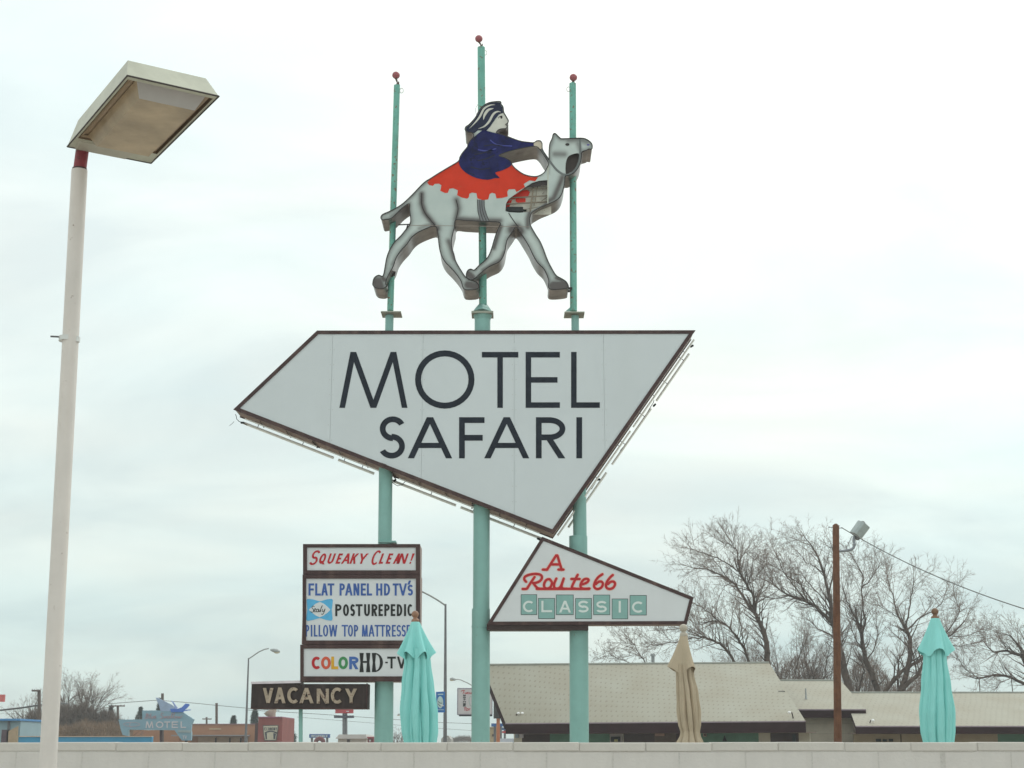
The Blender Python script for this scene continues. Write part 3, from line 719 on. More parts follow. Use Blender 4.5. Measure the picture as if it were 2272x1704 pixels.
# face plate with airbrushed paint (stored per vertex: it is paint on the real sign)
bb = (min(p.x for p in o_w), max(p.x for p in o_w), min(p.y for p in o_w), max(p.y for p in o_w)); st = .028
ext = [(x + (st / 2 if j % 2 else 0), z) for j, z in enumerate(np.arange(bb[2], bb[3], st)) for x in np.arange(bb[0], bb[1], st)]
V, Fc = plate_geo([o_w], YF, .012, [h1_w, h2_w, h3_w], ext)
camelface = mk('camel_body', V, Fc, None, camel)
G = [([(500, 294), (500, 374), (525, 450), (600, 545)], 20, .85), ([(785, 344), (800, 414), (782, 500)], 22, .7), ([(790, 498), (950, 512), (1140, 516)], 20, .75), ([(1385, 440), (1368, 500), (1366, 570)], 18, .75),
     ([(1150, 560), (1120, 640), (1090, 740)], 16, .8), ([(1245, 590), (1275, 575), (1300, 600)], 34, 1.1), ([(590, 560), (625, 580)], 26, .9), ([(1590, -30), (1665, -28)], 22, .6), ([(1700, -140), (1790, -150), (1850, -130)], 22, .55),
     ([(1775, -120), (1800, -60)], 16, .5), ([(1650, 160), (1620, 240), (1580, 330), (1500, 375)], 20, .8), ([(250, 480), (330, 420), (400, 372)], 16, .5), ([(140, 1020), (150, 1060)], 34, 1.3), ([(180, 985), (200, 1000)], 16, 1.),
     ([(880, 950), (910, 975)], 22, 1.2), ([(880, 1040), (940, 1050)], 26, 1.2), ([(1580, 1050), (1680, 1045)], 32, 1.3), ([(1600, 985), (1650, 1005)], 14, .8), ([(720, 680), (740, 740), (770, 830)], 18, .7), ([(1180, 770), (1150, 830), (1080, 870), (1000, 920)], 16, .7),
     ([(640, 620), (650, 740)], 9, .6), ([(420, 640), (350, 730), (260, 870)], 12, .55), ([(1400, 790), (1500, 900), (1545, 1000)], 10, .5), ([(1090, 640), (1070, 750)], 10, .5), ([(400, 400), (410, 520)], 9, .4), ([(1548, 40), (1545, -60), (1570, -140)], 10, .45),
     ([(1540, 130), (1545, 20)], 8, .3), ([(560, 545), (480, 580)], 14, .5)]
inv = [(i, 0) for i in range(2)]
vx = np.array([v[0] for v in V]); vz = np.array([v[2] for v in V])
val = np.zeros(len(V))
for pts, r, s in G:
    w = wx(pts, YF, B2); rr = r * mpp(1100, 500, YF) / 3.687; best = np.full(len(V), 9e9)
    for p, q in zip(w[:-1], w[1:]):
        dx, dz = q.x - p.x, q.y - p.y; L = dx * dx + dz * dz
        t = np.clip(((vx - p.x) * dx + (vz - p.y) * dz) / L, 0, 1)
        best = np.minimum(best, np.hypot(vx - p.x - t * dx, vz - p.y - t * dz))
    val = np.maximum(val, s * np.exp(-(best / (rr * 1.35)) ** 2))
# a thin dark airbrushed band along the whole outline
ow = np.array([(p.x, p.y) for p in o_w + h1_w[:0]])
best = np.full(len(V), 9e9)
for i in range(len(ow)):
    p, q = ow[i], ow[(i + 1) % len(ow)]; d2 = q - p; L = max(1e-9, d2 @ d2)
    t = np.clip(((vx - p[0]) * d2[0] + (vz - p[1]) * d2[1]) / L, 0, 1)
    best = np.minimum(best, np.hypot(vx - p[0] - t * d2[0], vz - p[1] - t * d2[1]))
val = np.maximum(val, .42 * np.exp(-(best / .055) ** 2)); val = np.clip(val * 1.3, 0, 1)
at_ = camelface.data.color_attributes.new('airbrush', 'FLOAT_COLOR', 'POINT')
at_.data.foreach_set('color', np.stack([val, val, val, np.ones_like(val)], 1).astype(np.float32).ravel())
cm = bpy.data.materials.new('airbrushed_camel_paint'); cm.use_nodes = True; t_ = cm.node_tree; b_ = t_.nodes['Principled BSDF']; b_.inputs['Roughness'].default_value = .4
an = t_.nodes.new('ShaderNodeAttribute'); an.attribute_name = 'airbrush'
nn = t_.nodes.new('ShaderNodeTexNoise'); nn.inputs['Scale'].default_value = 2.2; nn.inputs['Detail'].default_value = 6
tcn = t_.nodes.new('ShaderNodeTexCoord'); t_.links.new(tcn.outputs['Object'], nn.inputs['Vector'])
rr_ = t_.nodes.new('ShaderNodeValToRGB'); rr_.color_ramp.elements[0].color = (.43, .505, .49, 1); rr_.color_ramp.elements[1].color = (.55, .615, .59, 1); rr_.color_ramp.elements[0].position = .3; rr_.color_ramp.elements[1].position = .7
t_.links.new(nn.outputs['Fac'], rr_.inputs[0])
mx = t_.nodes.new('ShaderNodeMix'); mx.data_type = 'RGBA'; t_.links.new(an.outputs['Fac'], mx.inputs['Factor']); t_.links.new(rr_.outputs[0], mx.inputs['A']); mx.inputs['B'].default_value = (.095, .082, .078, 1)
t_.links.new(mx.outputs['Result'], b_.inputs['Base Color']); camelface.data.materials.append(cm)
# returns (the deep sheet-metal edge) and raised rim
RET = mat('tarnished_sheet_metal', (.28, .245, .235), .34, .6, .35, 3.5, .15, 8, streak=((.10, .075, .065), .6, 3))
INK = mat('dark_outline_paint', (.035, .030, .028), .5)
def returns(loop, name, y0, y1, par, m):
    n = len(loop); V = [(p.x, y0, p.y) for p in loop] + [(p.x, y1, p.y) for p in loop]
    Fs = [(i, n + i, n + (i + 1) % n, (i + 1) % n) for i in range(n)]
    o = mk(name, V, Fs, m, par, True); return o
for lp, nm in ((o_w, 'outer_return'), (h1_w, 'inner_return')):
    lp = lp if area2(lp) > 0 else lp[::-1]
    returns(lp, nm, YF - .008, YF + DEP, camel, RET)
def rimloop(loop, w):
    closed = list(loop) + [loop[0], loop[1]]
    return ribbon(closed, w)
plate('rim', rimloop(o_w, .016) + rimloop(h1_w, .014), YF - .016, .009, INK, camel)
plate('back_plate', [o_w], YF + DEP - .01, .012, RET, camel, holes=[h1_w])
plate('throat_plate', [wx([a(1672, 1085), a(1720, 1065), a(1800, 1060), a(1790, 1175), a(1750, 1225), a(1672, 1250)], YF + .1, B2)], YF + .1, .01, mat('shadowed_throat_paint', (.07, .052, .045), .6), camel)  # added dark plate; its colour holds the shade under the jaw
# blanket
BLK = [a(800, 1139), a(720, 1188), a(640, 1237), a(568, 1282), a(546, 1308), a(560, 1328), a(592, 1336), a(606, 1320), a(640, 1317), a(662, 1330), a(652, 1376), a(690, 1394), a(714, 1392), a(726, 1360), a(756, 1354), a(796, 1372), a(790, 1412), a(830, 1432), a(872, 1440), a(886, 1428), a(890, 1400), a(912, 1390), a(948, 1396),
       a(956, 1438), a(1000, 1452), a(1044, 1446), a(1056, 1402), a(1076, 1392), a(1102, 1400), a(1112, 1438), a(1160, 1434), a(1204, 1422), a(1200, 1384), a(1212, 1364), a(1262, 1362), a(1276, 1386), a(1345, 1346), a(1334, 1320), a(1382, 1290), a(1428, 1298), a(1452, 1264), a(1395, 1264), a(1330, 1244), a(1268, 1202), a(1238, 1170), a(1228, 1142), a(1100, 1150), a(900, 1150)]
BLANK = mat('red_blanket_paint', (.66, .042, .014), .6, 0, .10, 3, spots=((.50, .08, .03), .66, 8), spec=.15)
plate('blanket', [wx(BLK, YF - .004, B2)], YF - .004, .0035, BLANK, camel)
plates('blanket_patch', [wx([a(1212, 1440), a(1300, 1385), a(1340, 1352), a(1385, 1385), a(1372, 1420), a(1250, 1445)], YF + .14, B2), wx([a(1270, 1438), a(1350, 1436), a(1350, 1468), a(1290, 1474), a(1268, 1462)], YF + .14, B2), wx([a(1195, 1455), a(1240, 1452), a(1212, 1520), a(1190, 1520)], YF + .14, B2)], YF + .14, .004, mat('bright_red_remnant', (.8, .03, .01), .4), camel)
# interior seen through the broken panel
plate('interior_lining', [wx([a(1170, 1270), a(1560, 1260), a(1560, 1570), a(1170, 1575)], YF + .16, B2)], YF + .16, .01, mat('pale_interior', (.72, .70, .62), .7, 0, .2, 6, spots=((.2, .12, .08), .62, 10)), camel)
plate('torn_flap', [wx([a(1350, 1350), a(1430, 1298), a(1500, 1288), a(1532, 1290), a(1528, 1325), a(1450, 1338), a(1400, 1345)], YF + .03, B2)], YF + .03, .006, mat('flap_dark', (.05, .04, .038), .6), camel)
mb = MB()
def rod(p, q, r, y=YF + .10):
    p, q = wx([p], y, B2)[0], wx([q], y, B2)[0]; mb.tube([(p.x, y, p.y), (q.x, y, q.y)], r, 6)
rod(a(1200, 1436), a(1530, 1416), .012); rod(a(1195, 1485), a(1530, 1466), .014); rod(a(1300, 1370), a(1530, 1356), .010); rod(a(1415, 1345), a(1385, 1555), .016); rod(a(1450, 1340), a(1420, 1500), .008); rod(a(1340, 1530), a(1530, 1496), .006); rod(a(1480, 1460), a(1530, 1425), .006); rod(a(1300, 1385), a(1340, 1350), .01)
mb.split('inner_brace', mat('brace_metal', (.30, .25, .19), .6, .2), camel)
mb = MB(); w = wx([a(1262, 1532)], YF + .12, B2)[0]; mb.box((w.x, YF + .14, w.y), (.30, .12, .085)); mb.tube([(w.x + .15, YF + .14, w.y), (w.x + .21, YF + .14, w.y)], .02, 8); mb.build('ballast_box', BLACK, camel)
plate('neck_seam', [wx([a(1528, 1160), a(1538, 1160), a(1536, 1480), a(1528, 1480)], YF - .004, B2)], YF - .004, .0035, mat('aluminium_strip', (.52, .54, .46), .4, .3), camel)
plate('body_seam', [wx([(395, 550), (1385, 563), (1385, 567), (395, 554)], YF - .003, B2)], YF - .003, .0025, mat('seam_rust', (.30, .25, .22), .7), camel)
# ink lines on the hide
def ink(lines, w, nm='painted_line', m=INK, y=YF - .006, par=None):
    for ln in lines:
        plate(nm, [wx(q, y, B2) for q in ribbon(catmull(ln, 5) if len(ln) > 2 else ln, w)], y, .0025, m, par or camel)
ink([[(500, 290), (498, 340), (502, 390), (525, 448), (560, 495), (608, 552)]], 7, 'thigh_line')
ink([[(780, 342), (796, 400), (794, 450), (778, 505)]], 7, 'flank_line')
ink([[(1212, 452), (1245, 505), (1290, 566)]], 7, 'shoulder_line')
plate('girth_band', [wx([(953, 342), (1012, 346), (1014, 410), (1030, 465), (1052, 520), (980, 518), (962, 450), (955, 400)], YF - .003, B2)], YF - .003, .0025, mat('girth_grey', (.19, .20, .21), .5), camel)
ink([[(955, 340), (957, 400), (962, 450), (982, 520)], [(975, 342), (977, 400), (984, 455), (1006, 520)], [(992, 343), (994, 405), (1006, 460), (1030, 520)], [(1012, 343), (1014, 405), (1030, 462), (1052, 520)]], 5, 'girth_line')
# camel head: eye, nostril, halter and rein
plate('camel_eye', [wx([(1692 + 17 * math.cos(k * .4), -109 + 11 * math.sin(k * .4)) for k in range(16)], YF - .006, B2)], YF - .006, .003, INK, camel)
plate('nostril', [wx([(1862 + 12 * math.cos(k * .4), -106 + 7 * math.sin(k * .4)) for k in range(16)], YF - .006, B2)], YF - .006, .003, mat('nostril_blue', (.12, .10, .34)), camel)
ink([[a(1868, 1038), a(1830, 1052), a(1800, 1072)]], 5, 'mouth_line')
HALT = mat('grey_halter_paint', (.16, .175, .175), .5)
ink([[a(1794, 950), a(1797, 1020), a(1797, 1080), a(1785, 1150), a(1752, 1208), a(1705, 1243), a(1655, 1240), a(1600, 1200), a(1545, 1130), a(1500, 1068), a(1465, 1020)]], 17, 'rein', HALT)
# rider
rider = plate('rider_robe', [wx(sm([a(925, 940), a(1000, 880), a(1040, 888), a(1112, 908), a(1160, 920), a(1205, 938), a(1300, 972), a(1380, 984), a(1416, 988), a(1420, 1012), a(1300, 1032), a(1200, 1058), a(1130, 1088), a(1180, 1106), a(1226, 1136), a(1234, 1166), a(1200, 1190), a(1150, 1212),
   a(1102, 1226), a(1118, 1250), a(1138, 1272), a(1100, 1272), a(1040, 1286), a(950, 1272), a(880, 1240), a(832, 1202), a(808, 1162), a(806, 1130), a(836, 1070), a(872, 1026), a(880, 1004), a(900, 968)], 2), YF - .010, B2)], YF - .010, .0055,
   mat('blue_robe_paint', (.013, .015, .092), .6, 0, .5, 4.0, spots=((.010, .011, .045), .56, 5), spec=.12), camel)
ink([[a(930, 1080), a(1000, 1066), a(1080, 1040)], [a(960, 1130), a(1040, 1110), a(1100, 1080)], [a(900, 1180), a(980, 1200), a(1060, 1190)], [a(1010, 1010), a(1080, 1000), a(1160, 1010)]], 10, 'robe_fold', mat('robe_fold_dark', (.009, .010, .03)), YF - .0125, rider)
ink([[a(1060, 960), a(1120, 1000), a(1240, 1010)], [a(960, 1040), a(1040, 1050), a(1110, 1030)]], 9, 'robe_highlight', mat('robe_fold_light', (.05, .06, .30)), YF - .0125, rider)
HAIR = mat('navy_headscarf_paint', (.020, .024, .055), .6, 0, .3, 6, spec=.15)
hair = plate('rider_headscarf', [wx([a(1058, 660), a(1108, 654), a(1140, 656), a(1146, 675), a(1160, 696), a(1166, 738), a(1130, 752), a(1100, 790), a(1060, 850), a(1030, 884), a(960, 880), a(930, 904), a(890, 896), a(862, 880), a(866, 858), a(894, 840), a(944, 782), a(964, 744), a(988, 706), a(1022, 678)], YF - .010, B2)], YF - .010, .0055, HAIR, camel)
SKIN = mat('cream_face_paint', (.62, .61, .55), .5)
def blade(pts, ws, nm='scarf_stripe'):
    c = catmull(pts, 5); n = len(c); W = [max(1.5, ws * math.sin(math.pi * (i + .3) / (n - .4))) for i in range(n)]
    plate(nm, [wx(q, YF - .0135, B2) for q in ribbon(c, W)], YF - .0135, .0025, SKIN, hair)
blade([a(890, 866), a(935, 820), a(975, 770), a(1010, 705), a(1060, 676), a(1100, 672)], 16)
blade([a(1005, 795), a(1015, 755), a(1045, 715), a(1088, 702)], 22)
blade([a(962, 868), a(1010, 850), a(1050, 812), a(1085, 750), a(1120, 728), a(1148, 732)], 18)
plate('rider_face', [wx([a(1146, 742), a(1168, 742), a(1186, 772), a(1204, 802), a(1204, 814), a(1192, 832), a(1196, 848), a(1188, 864), a(1150, 868), a(1122, 882), a(1108, 902), a(1034, 882), a(1064, 850), a(1104, 792)], YF - .007, B2)], YF - .007, .003, SKIN, camel)
plate('shaded_chin_underside', [wx([a(1196, 858), a(1150, 866), a(1120, 880), a(1110, 902), a(1150, 914), a(1200, 932), a(1207, 900), a(1207, 862)], YF + .16, B2)], YF + .16, .01, mat('chin_shade_brown', (.085, .055, .042), .7), camel)  # added dark plate, coloured as the shaded underside of the rider's head
plate('rider_eye', [wx([(1152 + 9 * math.cos(k * .4), -332 + 12 * math.sin(k * .4)) for k in range(16)], YF - .0115, B2)], YF - .0115, .003, INK, camel)
ink([[a(1126, 782), a(1140, 768), a(1160, 762)], [a(1196, 826), a(1184, 834), a(1194, 842)]], 4, 'face_line', INK, YF - .0115)
plate('rider_hand', [wx(sm([a(1418, 988), a(1440, 974), a(1468, 974), a(1482, 994), a(1482, 1026), a(1470, 1034), a(1446, 1022), a(1420, 1012)], 2), YF - .014, B2)], YF - .014, .004, mat('hand_paint', (.60, .53, .42), .5), camel)
# small brackets that hold the figure to the posts
mb = MB()
p = at(884, 499, YF + .35); mb.tube([p, p + Vector((.22, 0, .01))], .012, 5); mb.tube([p + Vector((.17, 0, .0)), p + Vector((.10, 0, -.22))], .010, 5)
p = at(1262, 640, YF + .25); mb.box(p, (.12, .06, .03)); mb.box(p + Vector((-.02, 0, -.05)), (.08, .05, .03))
p = at(875, 603, YF + .2); mb.tube([p, p + Vector((-.04, -.02, -.1))], .02, 5); mb.tube([p + Vector((.01, 0, 0)), p + Vector((.0, -.02, -.08))], .016, 5)
mb.split('mounting_bracket', DARK, camel)

# ================================================================== ROUTE SIGN
c6 = crop(1070, 1180, 4.514)
rpx = [c6(p) for p in ((600, 48), (2118, 655), (2048, 928), (42, 934))]
ro_ = wx(rpx, YF); r2 = ro_ if area2(ro_) > 0 else ro_[::-1]; ri = inset(r2, .058)
rsign = thing('route_sign', (2.1, YF, 3.7), 'white trapezoid sign reading A Route 66 CLASSIC under the tip of the motel sign', 'sign')
plate('frame', [r2], YF, .04, BROWN, rsign, holes=[ri])
plate('face', [inset(r2, .0585)], YF + .012, .012, FACE2, rsign)
returns(inset(r2, .008), 'cabinet', YF + .04, YF + .34, rsign, BROWN_SIDE).data.polygons.foreach_set('use_smooth', [False] * 4)
plate('back_face', [inset(r2, .002)], YF + .34, .012, BROWN_SIDE, rsign)
p1, p2 = at(*c6((45, 936)), YF), at(*c6((1063, 936)), YF)
mb = MB(); mb.box(((p1.x + p2.x) / 2, YF + .19, p1.z - .035), (p2.x - p1.x, .34, .085)); mb.build('support_beam', mat('dark_beam', (.045, .028, .026), .5), rsign)
yl = YF + .008
def route(w, m, y):
    A_l = [[(606, 378), (652, 378)], [(648, 380), (740, 236)], [(752, 236), (796, 380)], [(762, 378), (814, 378)], [(690, 326), (775, 326)]]
    R_l = [[(440, 500), (422, 478), (428, 450), (470, 430), (540, 421), (588, 434), (597, 462), (580, 490), (545, 508), (508, 514)], [(524, 452), (492, 500), (458, 552), (444, 570), (404, 572)], [(512, 514), (535, 545), (562, 566), (610, 570)],
           [(688, 490), (672, 474), (640, 484), (620, 520), (624, 556), (652, 568), (684, 552), (698, 510), (686, 486)], [(742, 468), (722, 515), (722, 556), (752, 568), (786, 546), (816, 468)], [(812, 480), (794, 540), (806, 566), (850, 570)],
           [(956, 430), (930, 480), (904, 535), (900, 562), (940, 570)], [(892, 472), (976, 472)], [(986, 530), (1040, 512), (1066, 484), (1046, 470), (1012, 482), (986, 524), (990, 560), (1030, 570), (1074, 568)], [(545, 571), (1072, 571)],
           [(1204, 424), (1160, 456), (1126, 510), (1122, 552), (1150, 572), (1190, 560), (1208, 524), (1196, 500), (1166, 500), (1138, 524)], [(1308, 432), (1276, 462), (1244, 512), (1242, 554), (1272, 572), (1310, 560), (1330, 524), (1318, 500), (1288, 500), (1258, 524)]]
    for nm, ls in (('letter', A_l), ('script_word', R_l[:-2]), ('numeral', [R_l[-2]]), ('numeral', [R_l[-1]])): strokes(nm, rsign, y, m, ls, w, c6, .003, rnd=True)
route(34, REDHALO, yl); route(24, RED, yl - .0035)
tiles = [(386, 626, 548, 832, 'C', 408, 523, 690, 805), (560, 663, 728, 872, 'L', 592, 700, 690, 805), (738, 629, 915, 832, 'A', 768, 890, 690, 808), (931, 664, 1097, 873, 'S', 955, 1070, 690, 808),
         (1112, 630, 1280, 833, 'S', 1137, 1252, 692, 808), (1298, 669, 1460, 874, 'I', 1362, 1392, 692, 808), (1477, 634, 1647, 836, 'C', 1500, 1620, 697, 810)]
for x0, y0, x1, y1, ch, a0, a1, b0, b1 in tiles:
    t0 = plate('tile', [wx([(x0, y0), (x1, y0), (x1, y1), (x0, y1)], yl, c6)], yl, .003, INK, rsign)
    plate('tile_field', [wx([(x0 + 5, y0 + 5), (x1 - 5, y0 + 5), (x1 - 5, y1 - 5), (x0 + 5, y1 - 5)], yl - .003, c6)], yl - .003, .0025, TILE, t0)
    letters(t0, yl - .006, WLET, [(ch, a0, a1)], b0, b1, 21, c6, depth=.0025)

# ================================================================== MESSAGE BOARD (three stacked cabinets)
board = thing('message_board', (at(800, 1500, YF).x, YF, 2.6), 'stacked brown message board with SQUEAKY CLEAN! in red on top', 'sign')
def cabinet(x0, y0, x1, y1, fx0, fy0, fx1, fy1, facem, yo=0):
    o = wx([(x0, y0), (x1, y0), (x1, y1), (x0, y1)], YF + yo); i = wx([(fx0, fy0), (fx1, fy0), (fx1, fy1), (fx0, fy1)], YF + yo)
    cab = plate('cabinet_frame', [o], YF + yo, .05, BROWN, board, holes=[i])
    c = (o[0] + o[2]) / 2; w, h = abs(o[1].x - o[0].x), abs(o[0].y - o[2].y)
    mb = MB(); mb.box((c.x, YF + yo + .05 + .29, c.y), (w - .014, .58, h - .012)); mb.build('cabinet_box', mat('taupe_cabinet_side', (.34, .24, .215), .5, .1, .15, 4, streak=((.2, .13, .11), .5, 6)), board)
    return plate('face', [[i[0] + Vector((-.004, .004)), i[1] + Vector((.004, .004)), i[2] + Vector((.004, -.004)), i[3] + Vector((-.004, -.004))]], YF + yo + .022, .01, facem, board)
f1 = cabinet(672.2, 1207, 932, 1273.6, 681, 1214.4, 922.5, 1265.3, FACE2)
f2 = cabinet(671.2, 1274.4, 932, 1429.6, 679.0, 1283.6, 922.8, 1421, FACE2)
f3 = cabinet(666, 1430.4, 935, 1512, 673.6, 1438.8, 927, 1500.6, FACE2, -.01)
c7 = crop(660, 1190, 7.373); c8 = crop(660, 1370, 7.373); c9 = crop(540, 1415, 3.95)
YB = YF + .017
letters(f1, YB, RED, [('S', 172, 395, 228, 470), ('Q', 332, 492), ('U', 472, 632), ('E', 618, 748), ('A', 708, 905), ('K', 848, 1008), ('Y', 968, 1166), ('C', 1180, 1395, 228, 468), ('L', 1325, 1452), ('E', 1440, 1570), ('A', 1555, 1712), ('N', 1632, 1822), ('!', 1812, 1928)], 280, 448, 31, c7, slant=.36, depth=.004)
letters(f2, YB, BLUE, [('F', 180, 272), ('L', 290, 382), ('A', 385, 500), ('T', 493, 602), ('P', 688, 775), ('A', 775, 905), ('N', 915, 1012), ('E', 1035, 1120), ('L', 1135, 1220), ('H', 1287, 1388), ('D', 1415, 1515), ('T', 1558, 1655), ('V', 1655, 1795), ("'", 1805, 1850, 724, 790), ('S', 1798, 1893, 790, 968)], 770, 968, 33, c7, depth=.004)
letters(f2, YB, BLACK, [('P', 618, 720), ('O', 745, 842), ('S', 860, 945), ('T', 952, 1065), ('U', 1090, 1185), ('R', 1212, 1308), ('E', 1325, 1397), ('P', 1420, 1508), ('E', 1525, 1600), ('D', 1625, 1715), ('I', 1743, 1777), ('C', 1798, 1888)], 1110, 1304, 34, c7, depth=.004)
letters(f2, YB, BLUE, [('P', 130, 192), ('I', 218, 242), ('L', 268, 328), ('L', 345, 408), ('O', 418, 502), ('W', 515, 652), ('T', 722, 826), ('O', 825, 908), ('P', 925, 992), ('M', 1053, 1152), ('A', 1160, 1262), ('T', 1262, 1348), ('T', 1350, 1436), ('R', 1448, 1524), ('E', 1545, 1608), ('S', 1618, 1698), ('S', 1700, 1776), ('E', 1785, 1845), ('S', 1858, 1925)], 122, 312, 25, c8, depth=.004)
# light blue emblem with script
em = [(150, 1040), (165, 1022), (250, 1030), (330, 1055), (365, 1062), (400, 1055), (480, 1030), (560, 1022), (578, 1045), (572, 1110), (560, 1200), (568, 1290), (575, 1350), (555, 1380), (470, 1368), (400, 1345), (365, 1338), (330, 1345), (250, 1368), (165, 1385), (145, 1360), (150, 1290), (162, 1200), (155, 1110)]
emb = plate('emblem', [wx(em, YB, c7)], YB, .004, SKYB, f2)
dia = [(185, 1200), (240, 1150), (300, 1100), (365, 1072), (430, 1100), (490, 1150), (540, 1200), (490, 1250), (430, 1295), (365, 1325), (300, 1295), (240, 1250)]
plate('emblem_centre', [wx(dia, YB - .003, c7)], YB - .003, .0025, FACE2, f2)
strokes('emblem_script', f2, YB - .006, BLACK, [[(278, 1152), (255, 1140), (236, 1165), (258, 1195), (262, 1225), (240, 1242), (218, 1232)], [(276, 1216), (300, 1196), (290, 1180), (272, 1200), (275, 1234), (305, 1230)], [(346, 1192), (318, 1194), (310, 1230), (334, 1234), (350, 1194), (350, 1236)],
   [(362, 1232), (385, 1182), (408, 1130), (384, 1176), (378, 1234)], [(410, 1192), (405, 1226), (430, 1226), (452, 1184), (434, 1240), (408, 1278), (390, 1268)]], 10, c7, .0025, rnd=True)
YC = YF - .01 + .017
for ch, x0, x1, m_ in (('C', 232, 388, RED), ('O', 386, 545, ORANGE_R), ('L', 552, 666, YEL), ('O', 670, 826, GRN), ('R', 846, 998, BLU2)):
    letters(f3, YC, m_, [(ch, x0, x1)], 640, 846, 46, c8, depth=.004)
def waist(x0, x1, y0, y1, k=9):
    return [(x0 - 6, y0), (x1 + 6, y0), (x1 - k, (y0 + y1) / 2), (x1 + 6, y1), (x0 - 6, y1), (x0 + k, (y0 + y1) / 2)]
plate('letter', [wx(q, YC, c8) for q in (waist(1020, 1078, 580, 895), waist(1128, 1186, 580, 895), [(1050, 712), (1155, 712), (1155, 742), (1050, 742)])], YC, .004, BLACK, f3)
dpol = [wx(waist(1222, 1280, 580, 893), YC, c8)]
for i in range(20):
    a0, a1 = -math.pi / 2 + math.pi * i / 20, -math.pi / 2 + math.pi * (i + 1) / 20
    tk = lambda q: 14 + 36 * math.cos(q)
    dpol.append(wx([(1262 + 136 * math.cos(a0), 736 + 156 * math.sin(a0)), (1262 + 136 * math.cos(a1), 736 + 156 * math.sin(a1)), (1262 + (136 - tk(a1)) * math.cos(a1), 736 + (156 - 22) * math.sin(a1)), (1262 + (136 - tk(a0)) * math.cos(a0), 736 + (156 - 22) * math.sin(a0))], YC, c8))
plate('letter', dpol, YC, .004, BLACK, f3)
letters(f3, YC, BLACK, [('-', 1434, 1478, 726, 748), ('T', 1468, 1610, 640, 834), ('V', 1625, 1775, 640, 834)], 0, 0, 34, c8, depth=.004)

# ================================================================== VACANCY SIGN
vac = thing('vacancy_sign', (at(680, 1540, YF).x, YF + .04, 2.2), 'dark box sign with weathered cream VACANCY letters under the message board', 'sign')
o = wx([(557.7, 1517.5), (816, 1517.5), (816, 1573), (557.7, 1573)], YF + .04)
c = (o[0] + o[2]) / 2; W_, H_ = o[1].x - o[0].x, o[0].y - o[2].y
mb = MB(); mb.box((c.x, YF + .04 + .2, c.y), (W_, .40, H_)); mb.build('cabinet', DARK, vac)
p1, p2 = at(557, 1515, YF + .03), at(667, 1512.8, YF + .03)
mb = MB(); mb.add([(p1.x, YF + .02, p1.z - .02), (p2.x, YF + .02, p2.z - .02), (p2.x, YF + .02, p2.z + .022), (p1.x, YF + .02, p1.z + .018), (p1.x, YF + .44, p1.z - .02), (p2.x, YF + .44, p2.z - .02), (p2.x, YF + .44, p2.z + .022), (p1.x, YF + .44, p1.z + .018)],
   [(0, 1, 2, 3), (7, 6, 5, 4), (0, 4, 5, 1), (3, 2, 6, 7), (0, 3, 7, 4), (1, 5, 6, 2)]); mb.build('top_lip', PALE_LIP, vac)
mb = MB(); s1, s2 = at(816, 1516, YF + .04), at(816, 1573, YF + .04)
mb.box((s1.x - .012, YF + .034, (s1.z + s2.z) / 2), (.02, .01, s1.z - s2.z)); mb.box((c.x, YF + .034, s2.z + .01), (W_, .01, .018)); mb.split('face_trim', BROWN, vac)
for ch, x0, x1, y0, y1 in (('V', 168, 264, 440, 572), ('A', 268, 370, 436, 574), ('C', 384, 490, 434, 576), ('A', 488, 616, 440, 574), ('N', 642, 748, 446, 576), ('C', 766, 874, 436, 578), ('Y', 890, 996, 446, 574)):
    polys = [wx(p, YF + .0, c9) for p in letter_polys(ch, x0, x1, y0, y1, 27)]
    lt = plate('letter', polys, YF + .005, .036, CREAM, vac)
mb = MB(); t0, t1 = at(667.2, 1565, YF + .2), at(667.2, 1648, YF + .2)
mb.tube([t0, t1, Vector((t1.x, YF + .2, 0))], 4.5 * mpp(667, 1600, YF), 16); mb.build('post', TEAL, vac)

